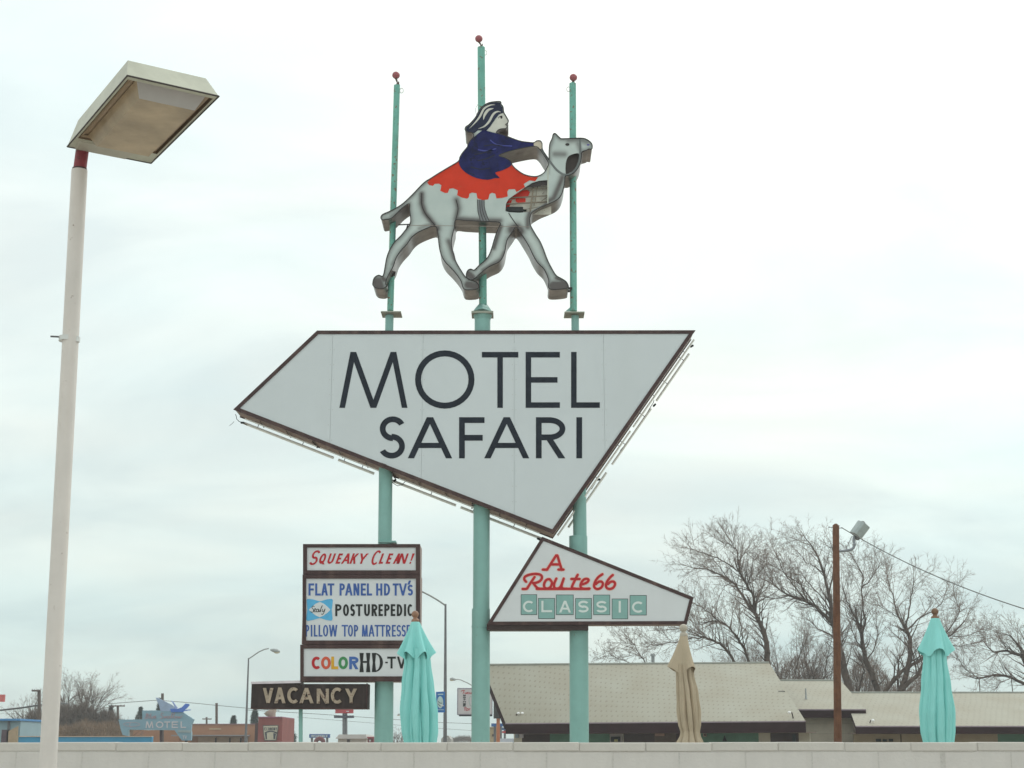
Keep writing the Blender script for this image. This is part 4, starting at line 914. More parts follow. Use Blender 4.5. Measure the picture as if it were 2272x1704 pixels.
# ================================================================== PATIO UMBRELLAS
def umbrella(px, ytip, Y, m, fm, cape, body, label, dx=0.0, lobes=4, ph=0.4, seed=1, flare=None, knobr=8.2, ped=1.0):
    rnd = random.Random(seed)
    tipw = at(px, ytip, Y); k = mpp(px, 1500, Y)
    root = thing('patio_umbrella', (at(px + dx, 1640, Y).x, Y, 0), label, 'umbrella', 'closed patio umbrellas behind the block wall')
    axis = lambda y: at(px + dx * (y - ytip) / (1646 - ytip), y, Y)
    mb = MB(); c = axis(ytip + knobr); mb.ball(c, knobr * k, 18, 12)
    y2 = ytip + knobr * 2
    prof = [(y2 - 2, 4.5), (y2 + 1, 5.0), (y2 + 3, 8.0), (y2 + 6, 9.3), (y2 + 9, 8.6)]
    mb.tube([axis(y) for y, r in prof], [r * k for y, r in prof], 18); mb.build('finial', fm, root)
    # body: pleated lathe
    n = 220; nf = 10; phs = [rnd.uniform(-.7, .7) for _ in range(nf)]; dep = [rnd.uniform(.35, 1.4) for _ in range(nf)]
    def fold(th, tw):
        x = ((th + tw) / (2 * math.pi) * nf) % nf; i = int(x); f_ = x - i
        w_ = .5 + .25 * phs[i] ; f_ = f_ / (2 * w_) if f_ < w_ else .5 + (f_ - w_) / (2 * (1 - w_))
        return (abs(math.sin(math.pi * f_)) ** .38 - 1) * dep[i]
    V, Fs = [], []; rows = []
    ys = [b[0] for b in body]
    for j in range(len(body) * 6 - 5):
        s = j / 6; i = min(int(s), len(body) - 2); f_ = s - i; f2_ = f_ * f_ * (3 - 2 * f_)
        y = body[i][0] + (body[i + 1][0] - body[i][0]) * f_; R = body[i][1] + (body[i + 1][1] - body[i][1]) * f2_; off = body[i][2] + (body[i + 1][2] - body[i][2]) * f2_
        am = body[i][3] + (body[i + 1][3] - body[i][3]) * f_
        cpt = axis(y) if y < 1700 else axis(1700) + Vector((0, 0, -(y - 1700) * k)); 
        for q in range(n):
            th = 2 * math.pi * q / n; tw = .10 * math.sin(y / 90.0 + seed) + .015 * math.sin(y / 31 + 3 * th)
            f1_ = fold(th, tw); f2 = abs(math.sin(4.5 * th + .8 * math.sin(y / 70 + seed) + seed)) ** .6 - 1; f3 = abs(math.sin(11 * th + y / 55 + 2 * math.sin(2 * th))) ** .7 - 1
            wgt = .5 + .5 * math.sin(2 * th + seed * 1.7 + y / 160)
            r = R * (1.03 + am * (1.25 * f1_ * (.45 + wgt) + .75 * f2 * (1.2 - wgt) + .22 * f3) + .02 * math.sin(3 * th + y / 60)) * k
            V.append(cpt + Vector((math.cos(th) * r + off * k, math.sin(th) * r, 0)))
        rows.append(1)
    nr = len(rows)
    for j in range(nr - 1):
        for q in range(n): Fs.append((j * n + q, (j + 1) * n + q, (j + 1) * n + (q + 1) % n, j * n + (q + 1) % n))
    mk('folded_canopy', V, Fs, m, root, True)
    # cape with flared lobes and an uneven hem
    V, Fs = [], []; nr = 22; y0, y1, r0, r1, asym = cape
    for j in range(nr + 1):
        s = j / nr
        for q in range(n):
            th = 2 * math.pi * q / n
            lb = math.cos(lobes * (th + ph) / 1.0 * 1.0) * .5 + .5
            lb = lb ** 1.15
            hem = y1 - lb * 14 + (1 - lb) * 2; y = y0 + (hem - y0) * s
            base_r = r0 + (r1 * .66 - r0) * (s ** .8); out_r = r0 + (r1 * 1.04 - r0) * (s ** .92)
            r = base_r + (out_r - base_r) * lb * s ** .6
            r *= 1 - .10 * (1 - s) * (1 - lb) * min(1, s * 4) + .035 * math.sin(11 * th + 3) * s ** .5 + .02 * math.sin(17 * th + 1) * s
            if flare: dth = math.atan2(math.sin(th - flare[0]), math.cos(th - flare[0])); r += flare[2] * math.exp(-(dth / flare[1]) ** 2) * s ** 1.3; y -= flare[3] * math.exp(-(dth / flare[1]) ** 2) * s
            V.append(axis(y) + Vector((math.cos(th) * r * k, math.sin(th) * r * k, 0)))
    for j in range(nr):
        for q in range(n): Fs.append((j * n + q, (j + 1) * n + q, (j + 1) * n + (q + 1) % n, j * n + (q + 1) % n))
    tp = len(V); V.append(axis(y0 - 1.5)); Fs += [(tp, q, (q + 1) % n) for q in range(n)]
    mk('canopy_cape', V, Fs, m, root, True)
    b = axis(1646); mb = MB(); mb.tube([Vector((b.x, Y, .9)), Vector((b.x, Y, .02))], .022, 12); mb.build('pole', WOOD, root)
    mb = MB(); mb.tube([Vector((b.x, Y, 0)), Vector((b.x, Y, .05)), Vector((b.x, Y, .09))], [.26, .25, .05], 24); mb.build('base_plate', DARK, root)
    return root
umbrella(921, 1355, 11.5, UMB, mat('reddish_wood', (.27, .15, .10), .5, 0, .2, 14), (1380, 1462, 9, 42, 0.0),
    [(1440, 27, 1, .2), (1470, 30, 3, .3), (1520, 36, 2, .32), (1580, 42, 2, .34), (1620, 41, 2, .34), (1650, 37, 2, .36), (1760, 30, 2, .36), (1850, 26, 2, .3)],
    'closed aqua patio umbrella in front of the message board', dx=8, lobes=6, ph=0, seed=3)
umbrella(2074, 1349, 11.5, UMB, WOOD, (1372, 1455, 9, 40, 0.02),
    [(1435, 23, -1, .2), (1460, 26, -1, .3), (1520, 33, 0, .32), (1580, 39.5, 0, .34), (1620, 38, 0, .34), (1650, 34, 1, .36), (1760, 27, 1, .36), (1850, 23, 1, .3)],
    'closed aqua patio umbrella at the right, in front of bare trees', dx=8, lobes=4, ph=.06, seed=8, knobr=8)
umbrella(1516, 1384.5, 12.2, UMBT, TANP, (1411, 1494, 8, 28, 0.30),
    [(1475, 20, -2, .3), (1498, 21, -1, .42), (1540, 26, 2, .45), (1575, 28, 3, .45), (1605, 26, 4, .45), (1624, 22, 5, .4), (1630, 23, 5, .35), (1650, 31, 4, .4), (1700, 36, 4, .45), (1780, 30, 4, .4)],
    'closed tan patio umbrella in front of the motel roof', dx=10, lobes=3, ph=1.047, seed=5, knobr=9, flare=(math.pi, .5, 11, 2))

# ================================================================== UTILITY POLE with floodlight
UY = 42.0
ub = at(1859, 1646, UY); ut = at(1854.5, 1166, UY)
up = thing('utility_pole', (ub.x, UY, 0), 'reddish brown wooden utility pole with a grey floodlight, in front of the bare trees', 'utility pole')
dd = (ut - ub) / (ut.z - ub.z); ufoot = ub - dd * ub.z
ks = [0, .2, .4, .6, .8, 1]
mb = MB(); mb.tube([ufoot + (ut - ufoot) * k_ for k_ in ks] + [ut + Vector((0, 0, .05))], [9.1 * mpp(1858, 1646, UY) * (1 - .18 * k_) for k_ in ks] + [.03], 24); mb.build('shaft', POLEB, up)
mb = MB()
for (x, y, s) in ((1839.5, 1170, -1), (1868, 1171.5, 1), (1840, 1214.6, -1)):
    p = at(x, y, UY); mb.tube([p, p + Vector((-s * .14, 0, 0))], .011, 6); mb.tube([p + Vector((0, 0, -.012)), p + Vector((0, 0, .02))], .016, 6)
mb.split('step_bolt', DGALV, up)
pt = [at(x, y, UY - .02) for x, y in ((1862, 1223), (1875, 1222), (1888, 1220), (1894, 1215), (1896, 1208), (1894.5, 1198), (1895, 1190))]
mb = MB(); mb.tube(pt, .038, 12); mb.ball(pt[4], .05, 12, 8); mb.build('conduit_arm', mat('grey_conduit', (.27, .29, .32), .35, .4), up)
fc = at(1908, 1175, UY - .02); Rm = Matrix.Rotation(math.radians(38), 3, 'Y') @ Matrix.Rotation(math.radians(22), 3, 'Z')
fl_ = MB()
pr = [(-.155, .11), (-.155, -.11), (-.10, -.17), (.10, -.17), (.155, -.11), (.155, .11), (.10, .17), (-.10, .17)]
bot = [fc + Rm @ Vector((x * .95, y, -.21)) for x, y in pr]; tp_ = [fc + Rm @ Vector((x, y, .19)) for x, y in pr]
fl_.add(bot + tp_, [tuple(range(8))[::-1], tuple(range(8, 16))] + [(i, (i + 1) % 8, 8 + (i + 1) % 8, 8 + i) for i in range(8)])
flood = fl_.build('floodlight', mat('grey_floodlight', (.36, .41, .41), .45, .2, .1, 8), up)
mb = MB(); mb.box(fc + Rm @ Vector((-.05, 0, .215)), (.06, .08, .05), Rm); mb.box(fc + Rm @ Vector((.07, 0, -.24)), (.11, .16, .07), Rm); mb.split('floodlight_hinge', DGALV, flood)
mb = MB(); q0 = at(1890, 1190, UY); mb.tube([q0, at(1884, 1203, UY), at(1879, 1214, UY), at(1876, 1220, UY)], .008, 5); mb.build('fixture_wire', DGALV, up)
w0 = at(1868, 1171, UY); w1 = at(2330, 1368, 34)
cb_ = MB(); pts = []
for k in range(33):
    t = k / 32; p = w0 + (w1 - w0) * t; p.z -= .42 * 4 * t * (1 - t) * .5; pts.append(p)
cb_.tube(pts, .0125, 6); tag(cb_.build('overhead_cable', mat('grey_cable', (.12, .12, .12), .6), origin=w0), 'overhead cable running from the wooden utility pole to the right edge', 'cable')

# ================================================================== MOTEL BUILDING
motel = thing('motel_building', (6, 62, 0), 'long low motel building with pale shingle roofs and dark brown fascia behind the wall', 'building')
def shingle_mat():
    m = bpy.data.materials.new('pale_shingles'); m.use_nodes = True; t = m.node_tree; b = t.nodes['Principled BSDF']; b.inputs['Roughness'].default_value = .9
    uv = t.nodes.new('ShaderNodeUVMap'); uv.uv_map = 'UVMap'
    mp_ = t.nodes.new('ShaderNodeSeparateXYZ'); t.links.new(uv.outputs[0], mp_.inputs[0])
    def M(op, a, b_=None):
        n = t.nodes.new('ShaderNodeMath'); n.operation = op
        for i, v in enumerate((a, b_)):
            if v is None: continue
            if isinstance(v, (int, float)): n.inputs[i].default_value = v
            else: t.links.new(v, n.inputs[i])
        return n.outputs[0]
    jn = t.nodes.new('ShaderNodeTexNoise'); jn.inputs['Scale'].default_value = 0.9; jn.inputs['Detail'].default_value = 2; t.links.new(uv.outputs[0], jn.inputs['Vector'])
    U, Vv = M('ADD', mp_.outputs[0], M('MULTIPLY', jn.outputs['Fac'], .30)), M('ADD', mp_.outputs[1], M('MULTIPLY', jn.outputs['Fac'], .16))
    row = M('FLOOR', M('DIVIDE', Vv, .34)); fv = M('FRACT', M('DIVIDE', Vv, .34))
    fu = M('FRACT', M('ADD', M('DIVIDE', U, .23), M('MULTIPLY', row, .5)))
    a1 = M('POWER', M('DIVIDE', M('SUBTRACT', fu, .5), .19), 2.0); a2 = M('POWER', M('DIVIDE', M('SUBTRACT', fv, .5), .22), 2.0)
    dot = M('MAXIMUM', M('SUBTRACT', 1.0, M('ADD', a1, a2)), 0.0)
    n1 = t.nodes.new('ShaderNodeTexNoise'); n1.inputs['Scale'].default_value = .55; n1.inputs['Detail'].default_value = 7; t.links.new(uv.outputs[0], n1.inputs['Vector'])
    n2 = t.nodes.new('ShaderNodeTexNoise'); n2.inputs['Scale'].default_value = 5; n2.inputs['Detail'].default_value = 3; t.links.new(uv.outputs[0], n2.inputs['Vector'])
    r = t.nodes.new('ShaderNodeValToRGB'); r.color_ramp.elements[0].position = .3; r.color_ramp.elements[1].position = .7
    r.color_ramp.elements[0].color = (.345, .315, .25, 1); r.color_ramp.elements[1].color = (.395, .385, .325, 1); t.links.new(n1.outputs['Fac'], r.inputs[0])
    mx_ = t.nodes.new('ShaderNodeMix'); mx_.data_type = 'RGBA'; t.links.new(M('MULTIPLY', M('MINIMUM', M('MULTIPLY', dot, 1.6), 1.0), M('MULTIPLY', n2.outputs['Fac'], 1.1)), mx_.inputs['Factor'])
    t.links.new(r.outputs[0], mx_.inputs['A']); mx_.inputs['B'].default_value = (.235, .205, .165, 1)
    t.links.new(mx_.outputs['Result'], b.inputs['Base Color'])
    lines = M('POWER', fv, 6.0); bp = t.nodes.new('ShaderNodeBump'); bp.inputs['Strength'].default_value = .3; bp.inputs['Distance'].default_value = .01; t.links.new(lines, bp.inputs['Height']); t.links.new(bp.outputs[0], b.inputs['Normal'])
    return m
SHING = shingle_mat()
def roof(EL, ER, RL, RR, name='roof', fh=.43):
    """front slope with thickness, back slope mirrored, fascia along the eave"""
    EL, ER, RL, RR = [Vector(p) for p in (EL, ER, RL, RR)]
    ex = (ER - EL).normalized()
    BL = RL + Vector((1.9, 6.5, -(RL.z - EL.z))); BR = RR + Vector((0, 6.5, -(RR.z - ER.z)))
    V, Fs, UV = [], [], []; nu, nv = 24, 8
    for j in range(nv + 1):
        for i in range(nu + 1):
            p = (EL + (ER - EL) * (i / nu)) * (1 - j / nv) + (RL + (RR - RL) * (i / nu)) * (j / nv); V.append(p)
            rel = p - EL; uu = rel.dot(ex); UV.append((uu, (rel - ex * uu).length))
    for j in range(nv):
        for i in range(nu): a_ = j * (nu + 1) + i; Fs.append((a_, a_ + 1, a_ + nu + 2, a_ + nu + 1))
    o = mk(name, V, Fs, SHING, motel, True)
    uvl = o.data.uv_layers.new(name='UVMap')
    for l in o.data.loops: uvl.data[l.index].uv = UV[l.vertex_index]
    d = Vector((0, 0, -.16)); e_ = Vector((0, 0, -.004))
    bs_ = mk('back_slope', [RL + e_, RR + e_, BR, BL, EL + d, ER + d, RR + d, RL + d, BR + d, BL + d, EL + e_, ER + e_], [(0, 1, 2, 3), (4, 7, 6, 5), (7, 9, 8, 6), (10, 0, 7, 4), (0, 3, 9, 7), (11, 5, 6, 1), (1, 6, 8, 2), (2, 8, 9, 3)], FASC, motel)
    nrm = Vector((ex.y, -ex.x, 0))
    f0, f1 = EL + nrm * .012, ER + nrm * .012
    mb = MB(); up_ = Vector((0, 0, .0)); dn = Vector((0, 0, -fh)); bk = -nrm * .05
    mb.hexa([f0 + dn, f1 + dn, f1 + dn + bk, f0 + dn + bk], [f0 + up_, f1 + up_, f1 + bk, f0 + bk]); fa = mb.build('fascia', FASC, motel)
    mb = MB(); mb.hexa([f0 + nrm * .02 + Vector((0, 0, -.035)), f1 + nrm * .02 + Vector((0, 0, -.035)), f1 + Vector((0, 0, -.035)), f0 + Vector((0, 0, -.035))], [f0 + nrm * .02 + Vector((0, 0, .012)), f1 + nrm * .02 + Vector((0, 0, .012)), f1 + Vector((0, 0, .012)), f0 + Vector((0, 0, .012))]); mb.build('drip_edge', DRIP, motel)
    # soffit
    mb = MB(); s0, s1 = EL + dn, ER + dn; bk2 = -nrm * 1.5
    mb.hexa([s0, s1, s1 + bk2, s0 + bk2], [s0 + Vector((0, 0, .03)), s1 + Vector((0, 0, .03)), s1 + bk2 + Vector((0, 0, .03)), s0 + bk2 + Vector((0, 0, .03))]); mb.build('soffit', SOFFIT, motel)
    mb = MB(); mb.tube([RL + Vector((0, 0, .015)), RR + Vector((0, 0, .015))], .05, 6); mb.build('ridge_cap', mat('ridge_grey', (.33, .34, .31), .8), motel)
    return EL, ER, RL, RR, ex, nrm
def atz(px, py, z):
    r = at(px, py, 1.0) - Vector((0, 0, CAM_H)); t = (z - CAM_H) / r.z; return Vector((0, 0, CAM_H)) + r * t
ER = at(1787.3, 1599.8, 60); EL = atz(1122, 1605, ER.z); RR = at(1706.7, 1471, 66.5); RL = atz(1069.6, 1475.6, RR.z)
r1 = roof(EL, ER, RL, RR)
ER2 = at(1921, 1574, 63.0); EL2 = at(1764, 1574.7, 63.0); EL2.z = ER2.z; RR2 = at(1866, 1510.6, 68.0); RL2 = at(1705, 1510.6, 68.0); RL2.z = RR2.z
r2_ = roof(EL2, ER2, RL2, RR2, fh=.33)
EL3 = at(1898.5, 1611.2, 61); ER3 = at(2420, 1608.5, 61); ER3.z = EL3.z; RL3 = at(1872, 1537.5, 66.5); RR3 = at(2430, 1538.5, 66.5); RR3.z = RL3.z
r3 = roof(EL3, ER3, RL3, RR3, fh=.29)
# left gable end board (brown rake)
mb = MB(); mb.hexa([EL + Vector((-.05, 0, -.24)), EL + Vector((.03, 0, -.24)), RL + Vector((.03, 0, -.24)), RL + Vector((-.05, 0, -.24))], [EL + Vector((-.05, 0, -.02)), EL + Vector((.03, 0, -.02)), RL + Vector((.03, 0, -.02)), RL + Vector((-.05, 0, -.02))]); mb.build('rake_board', FASC, motel)
# walls built from separate panels along the recessed front
def wallseg(r, px0, px1, m, nm='wall', back=1.35, zt=None, ztop_off=.40, y0=None):
    EL_, ER_, _, _, ex, nrm = r
    def hit(px):     # point on the recessed wall line seen at column px
        ry = at(px, 1630, 1.0) - Vector((0, 0, CAM_H)); o = EL_ - nrm * back
        # solve o + s*ex = t*ry (xy)
        det = ex.x * (-ry.y) - (-ry.x) * ex.y
        s = ((-o.x) * (-ry.y) - (-ry.x) * (-o.y)) / det
        return o + ex * s
    p, q = hit(px0), hit(px1); zt_ = EL_.z - ztop_off if zt is None else zt
    mb = MB(); bk = -nrm * .15; z0 = 0 if y0 is None else y0
    P0, Q0 = Vector((p.x, p.y, z0)), Vector((q.x, q.y, z0))
    mb.hexa([P0, Q0, Q0 + bk, P0 + bk], [Vector((p.x, p.y, zt_)), Vector((q.x, q.y, zt_)), Vector((q.x, q.y, zt_)) + bk, Vector((p.x, p.y, zt_)) + bk])
    return mb.build(nm, m, motel), hit, nrm
for (x0, x1, m_, nm) in ((1140, 1158, BWALL, 'wall'), (1158, 1220, DOORM, 'door'), (1220, 1353, GREENW, 'wall'), (1353, 1384, BWALL, 'wall'), (1384, 1430, DOORM, 'door'), (1430, 1452, mat('dark_panel', (.06, .035, .03)), 'wall'),
                         (1452, 1500, mat('brown_wall', (.12, .08, .06)), 'wall'), (1500, 1553, DOORM, 'door'), (1553, 1683, GREENW, 'wall'), (1683, 1709, BWALL, 'wall'), (1709, 1772, mat('dark_panel', (.06, .035, .03)), 'wall'), (1772, 1796, BWALL, 'wall')):
    wallseg(r1, x0, x1, m_, nm)
def fixture(r, px, py, wpx, hpx, m_, nm, back, dpt=.05):
    EL_, ER_, _, _, ex, nrm = r
    ry = at(px, 1630, 1.0) - Vector((0, 0, CAM_H)); o = EL_ - nrm * back
    det = ex.x * (-ry.y) - (-ry.x) * ex.y; s = ((-o.x) * (-ry.y) - (-ry.x) * (-o.y)) / det; p = o + ex * s
    w = at(px, py, p.y); k = mpp(px, py, p.y)
    mb = MB(); R_ = Matrix.Rotation(math.atan2(ex.y, ex.x), 3, 'Z'); mb.box(w, (wpx * k, dpt, hpx * k), R_); return mb.build(nm, m_, motel), w, k
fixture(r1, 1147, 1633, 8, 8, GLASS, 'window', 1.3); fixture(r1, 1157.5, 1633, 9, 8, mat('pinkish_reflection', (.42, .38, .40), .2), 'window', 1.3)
fixture(r1, 1464, 1630, 22, 6, mat('tan_wall_lamp', (.36, .22, .17), .5), 'wall_lamp', 1.3)
fixture(r1, 1368, 1637, 30, 19, mat('mural_grey', (.34, .31, .31), .7), 'mural_board', 1.32)
mu, mw, mk_ = fixture(r1, 1366, 1640, 22, 11, BLACK, 'mural_hat', 1.28)
fixture(r1, 1367, 1643, 8, 5, mat('mural_yellow', (.42, .38, .16)), 'mural_face', 1.24)
fixture(r1, 1739, 1641, 44, 15, DOORM, 'window', 1.30); fixture(r1, 1762, 1639, 7, 18, BLACK, 'window_post', 1.27)
b_, w_, k_ = fixture(r1, 1608, 1638, 4, 5, BLACK, 'hanging_lamp', 1.0)
mb = MB(); mb.tube([w_ + Vector((0, 0, .10)), w_ + Vector((0, 0, .03)), w_ + Vector((0, 0, -.12))], [.02, .03, .11], 12); mb.build('lamp_shade', BLACK, motel)
fixture(r1, 1564, 1631, 7, 6, mat('tan_wall_lamp', (.36, .22, .17), .5), 'wall_lamp', 1.3); fixture(r1, 1564, 1631, 3.4, 3.4, BLACK, 'lamp_cover', 1.26)
# middle block (taller beige wall)
wm, hitm, nm_ = wallseg(r2_, 1770, 1894, BWALL, 'wall', .55, ztop_off=.28)
for k in range(3):      # course lines of the beige block wall
    p, q = hitm(1772), hitm(1893); z = ER2.z - .55 - k * .4
    mb = MB(); mb.tube([Vector((p.x, p.y - .152 * 0 + nm_.y * .004, z)), Vector((q.x, q.y + nm_.y * .004, z))], .006, 4); mb.build('course_line', mat('course_grey', (.33, .30, .25), .9), motel)
for (x0, x1, m_, nm) in ((1894, 1997, mat('brown_block_wall', (.36, .29, .20), .85, 0, .1, 3), 'wall'), (1997, 2000, DOORM, 'post'), (2000, 2213, mat('brown_block_wall', (.36, .29, .20)), 'wall'), (2213, 2290, GREENW, 'wall'), (2290, 2400, BWALL, 'wall')):
    wallseg(r3, x0, x1, m_, nm, ztop_off=.26)
fixture(r3, 1949, 1642.5, 11, 6, BLACK, 'window', 1.3); fixture(r3, 1963, 1643, 9, 5, BLACK, 'window', 1.3); fixture(r3, 1977, 1642.5, 9, 6, BLACK, 'window', 1.3)
# things on the roof
def on_roof(r, px, py):
    EL_, ER_, RL_, RR_ = r[:4]; n = (ER_ - EL_).cross(RR_ - EL_).normalized()
    d_ = (at(px, py, 1.0) - Vector((0, 0, CAM_H))); t = (EL_ - Vector((0, 0, CAM_H))).dot(n) / d_.dot(n); return Vector((0, 0, CAM_H)) + d_ * t, n
BULB = mat('white_flood_bulb', (.85, .85, .85), .2)
def bulb(r, bx, by, lab, balls):
    p, n = on_roof(r, bx, by)
    root = thing('roof_floodlight', p, lab, 'floodlight', 'small floodlights along the motel eaves')
    k = mpp(bx, by, p.y)
    mb = MB(); hx, hy = balls[0]; mb.tube([p, p + Vector(((hx * .3) * k, 0, -hy * k * .95)), p + Vector((hx * k, -.03, -hy * k))], .025, 6); mb.build('stem', DARK, root)
    for (x, y) in balls:
        c = p + Vector((x * k, -.05, -y * k)); mb = MB(); mb.ball(c, .058, 12, 8, (1.2, 1, .95)); mb.build('bulb', BULB, root)
bulb(r1, 1145, 1599, 'white twin floodlight bulbs near the left end of the main motel eave', [(5, -16), (14, -16)])
bulb(r1, 1760, 1594, 'white floodlight bulb near the right end of the main motel eave', [(-8.5, -13)])
bulb(r3, 1930, 1604, 'white floodlight bulb on the low roof right of the utility pole', [(6.5, -5.5)])
p, n = on_roof(r2_, 1788.5, 1551)
mb = MB(); mb.tube([p, p + Vector((0, 0, .06)), p + Vector((0, 0, .43))], [.06, .035, .03], 10); mb.build('vent_pipe', GALV, motel)
p = at(1449, 1474, 69); mb = MB(); mb.tube([p + Vector((0, 0, -.6)), p + Vector((0, 0, .38))], .075, 12); mb.tube([p + Vector((0, 0, .36)), p + Vector((0, 0, .46))], [.12, .11], 12); mb.build('flue_pipe', GALV, motel)
for (x0, x1, y) in ((1094, 1117, 1497), (1112, 1138, 1567), (1102, 1113, 1558), (1422, 1493, 1504), (1428, 1475, 1508), (1727, 1742, 1535.5)):
    p, n = on_roof(r1, x0, y); q, n = on_roof(r1, x1, y); n = n if n.z > 0 else -n
    mb = MB(); mb.hexa([p, q, q + Vector((0, .08, .02)), p + Vector((0, .08, .02))], [p + n * .035, q + n * .035, q + n * .04 + Vector((0, .08, .02)), p + n * .04 + Vector((0, .08, .02))]); mb.build('lifted_shingle', mat('shingle_gap', (.17, .16, .15), .9), motel)

# ================================================================== TREES
class TreeMesh:
    def __init__(s): s.v = []; s.f = []; s.n = 0
    def seg(s, a, b, ra, rb, n):
        d = b - a; L = d.length
        if L < 1e-5: return
        d /= L; ref = Vector((0, 0, 1)) if abs(d.z) < .8 else Vector((1, 0, 0)); U = d.cross(ref).normalized(); W = d.cross(U)
        base_ = s.n
        for c, r in ((a, ra), (b, rb)):
            for k in range(n):
                an_ = 2 * math.pi * k / n; s.v.append(c + (U * math.cos(an_) + W * math.sin(an_)) * r)
        for k in range(n): s.f.append((base_ + k, base_ + (k + 1) % n, base_ + n + (k + 1) % n, base_ + n + k))
        s.n += 2 * n
def rvec(r): return Vector((r.gauss(0, 1), r.gauss(0, 1), r.gauss(0, 1)))
def limb(tm, twig, r, start, d, L, rad, lvl, up=.12, dens=1.0):
    n = max(3, int(L / (.35 if lvl > 1 else .22))); n = min(n, 8); p = start.copy(); d = d.normalized(); st = L / n
    wob = .16 if lvl > 1 else .22
    for i in range(n):
        d = (d + rvec(r) * wob * .7 + Vector((0, 0, up))).normalized(); q = p + d * st
        r0 = rad * (1 - .8 * i / n); r1_ = rad * (1 - .8 * (i + 1) / n)
        (tm if rad > .03 else twig).seg(p, q, r0, r1_, 5 if r0 > .05 else 3)
        if lvl > 0 and i >= (1 if lvl < 3 else 0):
            nc = dens * (2.9 if lvl == 1 else 1.8 if lvl == 2 else 1.3)
            c = int(nc) + (1 if r.random() < nc % 1 else 0)
            for _ in range(c):
                ax = rvec(r).normalized(); cd = (d * .8 + ax * .75).normalized()
                limb(tm, twig, r, p + (q - p) * r.random(), cd, L * r.uniform(.34, .62) * (1 - .35 * i / n), max(.0065, r1_ * .52), lvl - 1, up, dens)
        p = q
def traced_tree(name, cv, limbs, Y, label, seed, dens=1.0, group='bare trees behind the motel', sub=None, ksub=1.0, up=.05):
    r = random.Random(seed); tm, tw = TreeMesh(), TreeMesh()
    lowest = None; starts = {}
    for li, (pts, w0_, w1_) in enumerate(limbs):
        px = [cv(p) for p in pts]
        # depth wanders smoothly; a limb that begins on another limb starts at that depth
        key = pts[0]; y_ = Y
        bestd = 1e9
        for kk, yy in starts.items():
            dd_ = math.hypot(kk[0] - key[0], kk[1] - key[1])
            if dd_ < bestd: bestd, y_ = dd_, yy
        if bestd > 25: y_ = Y + r.uniform(-.6, .6)
        dy = r.uniform(-.45, .45); W = []
        for i, p in enumerate(px):
            W.append(at(p[0], p[1], y_)); starts[pts[i]] = y_; y_ += dy * r.uniform(.3, 1.2)
        if lowest is None or W[0].z < lowest.z: lowest = W[0]
        P2 = []
        for i in range(len(W) - 1):
            for k in range(3):
                P2.append(W[i] + (W[i + 1] - W[i]) * (k / 3) + (rvec(r) * .03 if k else Vector()))
        P2.append(W[-1]); n = len(P2); s_ = 1 / cv_scale(cv)
        k_ = mpp(1700, 1500, Y)
        for i in range(n - 1):
            t0_, t1_ = i / (n - 1), (i + 1) / (n - 1)
            ra = (w0_ + (w1_ - w0_) * t0_) * s_ * k_ / 2; rb = (w0_ + (w1_ - w0_) * t1_) * s_ * k_ / 2
            tm.seg(P2[i], P2[i + 1], ra, rb, 8 if ra > .06 else 5)
            d = (P2[i + 1] - P2[i]).normalized()
            pr_ = dens * (.95 + 2.3 * t1_)
            c = int(pr_) + (1 if r.random() < pr_ % 1 else 0)
            if P2[i].z < 4.0 and ra > .12: c = 0
            for _ in range(c):
                cd = (d * .9 + rvec(r).normalized() * .8 + Vector((0, 0, .15))).normalized()
                limb(tm, tw, r, P2[i] + (P2[i + 1] - P2[i]) * r.random(), cd, r.uniform(.9, 2.0) * ksub, max(.014, min(.05, rb * .5)), 2, up, 1.0)
        limb(tm, tw, r, P2[-1], (P2[-1] - P2[-2]).normalized(), .95 * ksub, max(.016, rb), 2, up, 1.1)
    # carry the trunks down to the ground
    for (pts, w0_, w1_) in limbs:
        p = at(*cv(pts[0]), Y)
        if cv(pts[0])[1] > 1470 or cv(pts[0])[1] > 1440 and w0_ > 20:
            yq = starts[pts[0]]
            q = at(*cv(pts[0]), yq); tm.seg(Vector((q.x + r.uniform(-.2, .2), q.y, -.05)), q, w0_ / cv_scale(cv) * mpp(1700, 1500, Y) * .65, w0_ / cv_scale(cv) * mpp(1700, 1500, Y) / 2, 8)
    root = thing(name, (lowest.x, Y, 0), label, 'tree', group)
    mk('trunk', tm.v, tm.f, BARK, root, True); mk('twigs', tw.v, tw.f, TWIG, root)
    return root
SC = {}
def cropt(x0, y0, s):
    f = crop(x0, y0, s); SC[id(f)] = s; KEEP.append(f); return f
KEEP = []
def cv_scale(f): return SC[id(f)]
t1 = cropt(1400, 1100, 2.537)
traced_tree('elm_tree', t1, [
    ([(770, 945), (765, 860), (748, 765), (712, 692), (686, 640)], 34, 20),
    ([(686, 640), (692, 570), (652, 500), (612, 430)], 18, 12), ([(612, 430), (602, 360), (592, 300), (560, 250)], 10, 4), ([(612, 430), (560, 392), (490, 350), (410, 320), (335, 300)], 9, 3),
    ([(690, 655), (640, 580), (590, 500), (545, 465), (480, 435), (400, 410), (330, 400)], 17, 4), ([(575, 490), (530, 505), (505, 550), (482, 630)], 5, 2), ([(650, 500), (700, 470), (720, 420)], 6, 2),
    ([(602, 370), (640, 320), (690, 320)], 6, 2), ([(545, 465), (500, 400), (440, 350)], 6, 2), ([(688, 590), (712, 540), (740, 510)], 6, 2), ([(590, 300), (540, 270), (490, 250)], 4, 2)], 86,
    'leaning bare tree behind the motel, leftmost of the tall ones, bending to the left', 21, .85)
